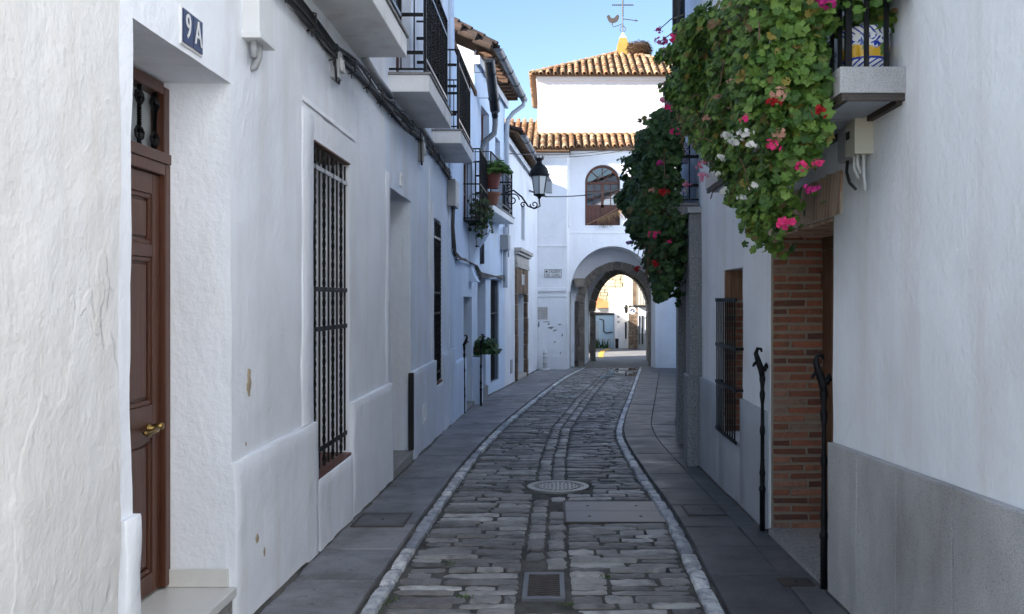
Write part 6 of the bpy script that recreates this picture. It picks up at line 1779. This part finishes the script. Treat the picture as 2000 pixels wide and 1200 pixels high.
# ================================================================ BEYOND THE GATE
zf = gz(40)
YF = 44.3
h = thing('low_shaded_house', (2.4, YF, zf), 'low garage wall, blue shade in its colour, with dark coping seen through the gate', 'house')
m = MB(); m.box((-4, YF, zf - .3), (3.15, YF + 4, .76)); m.build('wall', 'far_shade_blue', h)
m = MB(); m.box((-4, YF - .08, .762), (3.2, YF + 4.05, .86)); m.build('coping', 'zinc_dark', h)
m = MB(); m.box((-5, 40.5, zf - .3), (1.35, 44, 1.9)); m.build('unseen_shade_block', 'plaster_gate', h)  # unseen block added to keep the low wall in shade
m = MB(); m.tube([(2.4, YF - .03, .55), (2.62, YF - .03, .5), (2.64, YF - .03, -.1), (2.75, YF - .03, -.18), (3.1, YF - .03, -.12)], .03, 6); m.build('pipe', 'cable', h)
for a, b in ((2.1, 2.36), (2.52, 2.78), (2.85, 3.02)):
    m = MB(); m.box((a, YF - .012, zf), (b, YF + .01, -.45 if a > 2.2 else .45)); m.build('panel', 'zinc_light', h, bevel=.004)
h = thing('orange_roof_house', (2.9, 50, zf), 'cream house with bright orange tiled roof beyond the gate', 'house')
m = MB(); m.box((-2, 50, zf - .5), (3.6, 54, 1.12)); m.build('wall', 'plaster_cream', h)
m = MB(); m.add([(2.4, 49.8, 1.05), (3.75, 49.8, 1.12), (3.75, 53, 1.1), (2.4, 53, 1.9), (2.2, 50.5, 1.62), (3.0, 50.5, 1.55)], [(0, 1, 5, 4), (1, 2, 3, 5), (4, 5, 3)]); m.build('roof', 'tile_red', h)
h = thing('white_far_house', (3.5, YF, zf), 'tall narrow sunlit white house in the centre of the archway', 'house')
m = MB(); m.box((3.17, YF - .4, zf - .3), (3.88, YF + 4, 2.05)); m.build('wall', 'plaster_gate', h)
m = MB(); m.box((3.70, YF - .42, zf + .5), (3.78, YF - .39, zf + 1.35)); m.build('window', 'dark_room', h)
m = MB(); m.box((3.2, YF - .43, zf + .0), (3.36, YF - .39, zf + .5)); m.build('door', 'dark_room', h)
m = MB(); m.box((3.12, YF - .45, 2.052), (3.93, YF + 4, 2.12)); m.build('coping', 'plaster_cream', h)
for z in (.62, .35): 
    m = MB(); m.box((3.3, YF - .415, z), (3.42, YF - .39, z + .12)); m.build('vent', 'plastic_grey', h)
h = thing('brown_stone_house', (4.0, 43.2, zf), 'house corner of rough brown stone with dark balcony beyond the gate', 'house')
m = MB(); m.box((3.82, 43.2, zf - .3), (4.28, 46, 4.5)); m.build('wall', 'plaster_cream', h)
rg = random.Random(19)
z = zf - .05
while z < 1.15:
    hgt = rg.uniform(.16, .3); x = 3.80
    while x < 4.25:
        w_ = min(rg.uniform(.15, .32), 4.28 - x); m = MB(); m.box((x + .01, 43.12 + rg.uniform(-.02, .02), z + .01), (x + w_ - .01, 43.22, z + hgt - .01)); m.build('stone', 'brown_stone', h, bevel=.015); x += w_
    z += hgt
m = MB(); m.box((4.02, 43.14, 1.3), (4.2, 43.21, 4.0)); m.build('timber_post', 'brown_stone', h)
m = MB(); m.box((3.84, 43.1, .82 + .35), (4.30, 43.2, 1.26)); m.build('ledge', 'zinc_dark', h)
h = thing('grey_far_house', (4.6, 43, zf), 'grey white house with tall dark windows at the right of the archway', 'house')
m = MB(); m.box((4.29, 43.0, zf - .3), (6.5, 47, 1.2)); m.build('wall', 'plaster_gate', h)
m = MB(); m.box((4.30, 43.1, 1.3), (6.5, 47, 4.6)); m.build('upper_wall', 'plaster_cream', h)
m = MB(); m.box((4.29, 42.97, zf - .3), (6.5, 43.0, -.15)); m.build('plinth', 'concrete', h)
for a, b, c_ in ((4.30, 4.36, 1), (4.46, 4.53, 1), (4.66, 4.73, 0)):
    m = MB(); m.box((a, 42.955, zf + (.25 if c_ else .75)), (b, 43.01, .75)); m.build('window', 'dark_room', h)
m = MB(); m.box((4.25, 42.5, 1.18), (5.6, 43.1, 1.26)); b_ = m.build('balcony', 'zinc_dark', h)
for k in range(18):
    m = MB(); m.box((4.26 + .075 * k, 42.52, 1.26), (4.285 + .075 * k, 42.545, 2.2)); m.build('baluster', 'iron', b_)
m = MB(); m.box((4.25, 42.51, 2.2), (5.6, 42.56, 2.24)); m.build('rail', 'iron', b_)
p = onY(1235, 607, 42.3); t = thing('round_sign', p, 'small round white sign with blue mark on the far stone corner', 'sign')
m = MB(); m.tube([(p.x, 42.3, p.z), (p.x, 42.34, p.z)], .19, 20); m.build('disc', 'plastic_white', t)
m = MB(); m.tube([(p.x - .1, 42.29, p.z - .02), (p.x - .03, 42.29, p.z + .06), (p.x + .06, 42.29, p.z + .06), (p.x + .02, 42.29, p.z - .03), (p.x + .1, 42.29, p.z - .07)], .03, 6); m.build('mark', 'enamel', t)
m = MB(); m.tube([(p.x, 42.34, p.z), (p.x + .05, 43.15, p.z + .02)], .02, 6); m.build('arm', 'iron', t)
p = onY(1223, 605, 43.6); t = thing('far_lantern', p, 'small dark lantern on the white house beyond the gate', 'street lamp')
m = MB(); m.lathe([(.05, -.2), (.10, .05), (.12, .1), (.06, .22), (.01, .28)], p, 8); m.build('lantern', 'iron', t); m = MB(); m.tube([p, p + Vector((0, .35, -.22))], .02, 5); m.build('bracket', 'iron', t)
h = thing('ruin_wall', (5, 72, zf), 'high sunlit wall of pale yellow rubble stone far beyond the gate', 'wall')
m = MB()
FRW = Frame((-6, 70), (1, 0), (0, -1))
facade('wall', h, 'ruin_stone', FRW, 0, 22, -2, 6.5, cell=.5, amp=.10, seed=90)
rg = random.Random(23); 
for row in range(22):
    z = .3 + .26 * row; x = 2.0 + rg.uniform(0, .3)
    while x < 7.6:
        w_ = rg.uniform(.4, 1.1); m = MB(); m.box((x + .02, 69.8 + rg.uniform(-.06, .04), z + .015), (x + w_ - .02, 70.05, z + .26 - .015)); m.build('stone', 'ruin_stone', h); x += w_
m = MB(); m.box((-6.2, 70.3, -2), (16.2, 74, 6.5)); m.build('core', 'ruin_stone', h)
# agave by the low shaded wall, yellow edge line
t = thing('agave', (2.45, 43.9, zf), 'dark spiky agave clump at the foot of the low shaded wall', 'plant'); rg = random.Random(5); 
for k in range(26):
    a = rg.uniform(0, 6.28); r_ = rg.uniform(.15, .5); hh = rg.uniform(.2, .55); b = Vector((2.45 + rg.uniform(-.35, .35), 43.85 + rg.uniform(-.1, .1), zf)); d = Vector((math.cos(a) * r_ * .6, math.sin(a) * r_ * .4, hh)); s = Vector((-math.sin(a), math.cos(a), 0)) * .05
    m = MB(); m.add([b - s, b + s, b + d * .5 + s * .8, b + d * .5 - s * .8, b + d], [(0, 1, 2, 3), (3, 2, 4)]); m.build('leaf', 'leaf_dark', t)
m = MB(); pts = [(1.95, 36.5), (2.1, 39.5), (2.35, 41.8), (2.75, 43.2)]
for (xa, ya), (xb, yb) in zip(pts, pts[1:]): m.quad((xa, ya, zf + .012), (xa + .22, ya, zf + .012), (xb + .22, yb, zf + .012), (xb, yb, zf + .012))
o = m.build('kerb_line', 'yellow_line', kind='structure')
import OpenImageIO as oiio, sys, numpy as np
b=oiio.ImageBuf('/workdir/render_main.png'); a=b.get_pixels(oiio.FLOAT)[:,:,:3]; h,w=a.shape[:2]
pts={'old wall':(100,400),'old wall low':(100,900),'9A jamb':(390,600),'wall mid':(540,500),'wall W1-D2':(720,500),'D2 jamb':(780,600),'wall far':(830,600),'2b':(1000,250),'h4 wall':(1035,420),'gate L lit':(1080,350),'gate L shade':(1080,450),'gate arch w':(1130,420),'tower':(1150,210),'sky top':(950,30),'sky low':(1020,220),'R near':(1850,400),'R near2':(1720,600),'granite':(1850,1100),'R2 wall':(1440,480),'road near':(950,1130),'road mid':(1050,850),'pave L':(650,1110),'pave R':(1480,1100),'pave Rfar':(1300,800),'kerb R':(1225,880),'soffit1':(700,60),'vine':(1480,150)}
for k,(x,y) in pts.items():
    X=int(x*w/2000);Y=int(y*h/1200); r=max(2,w//200)
    v=a[Y-r:Y+r,X-r:X+r].reshape(-1,3).mean(0)*255
    print(f'{k:14s}',v.astype(int))
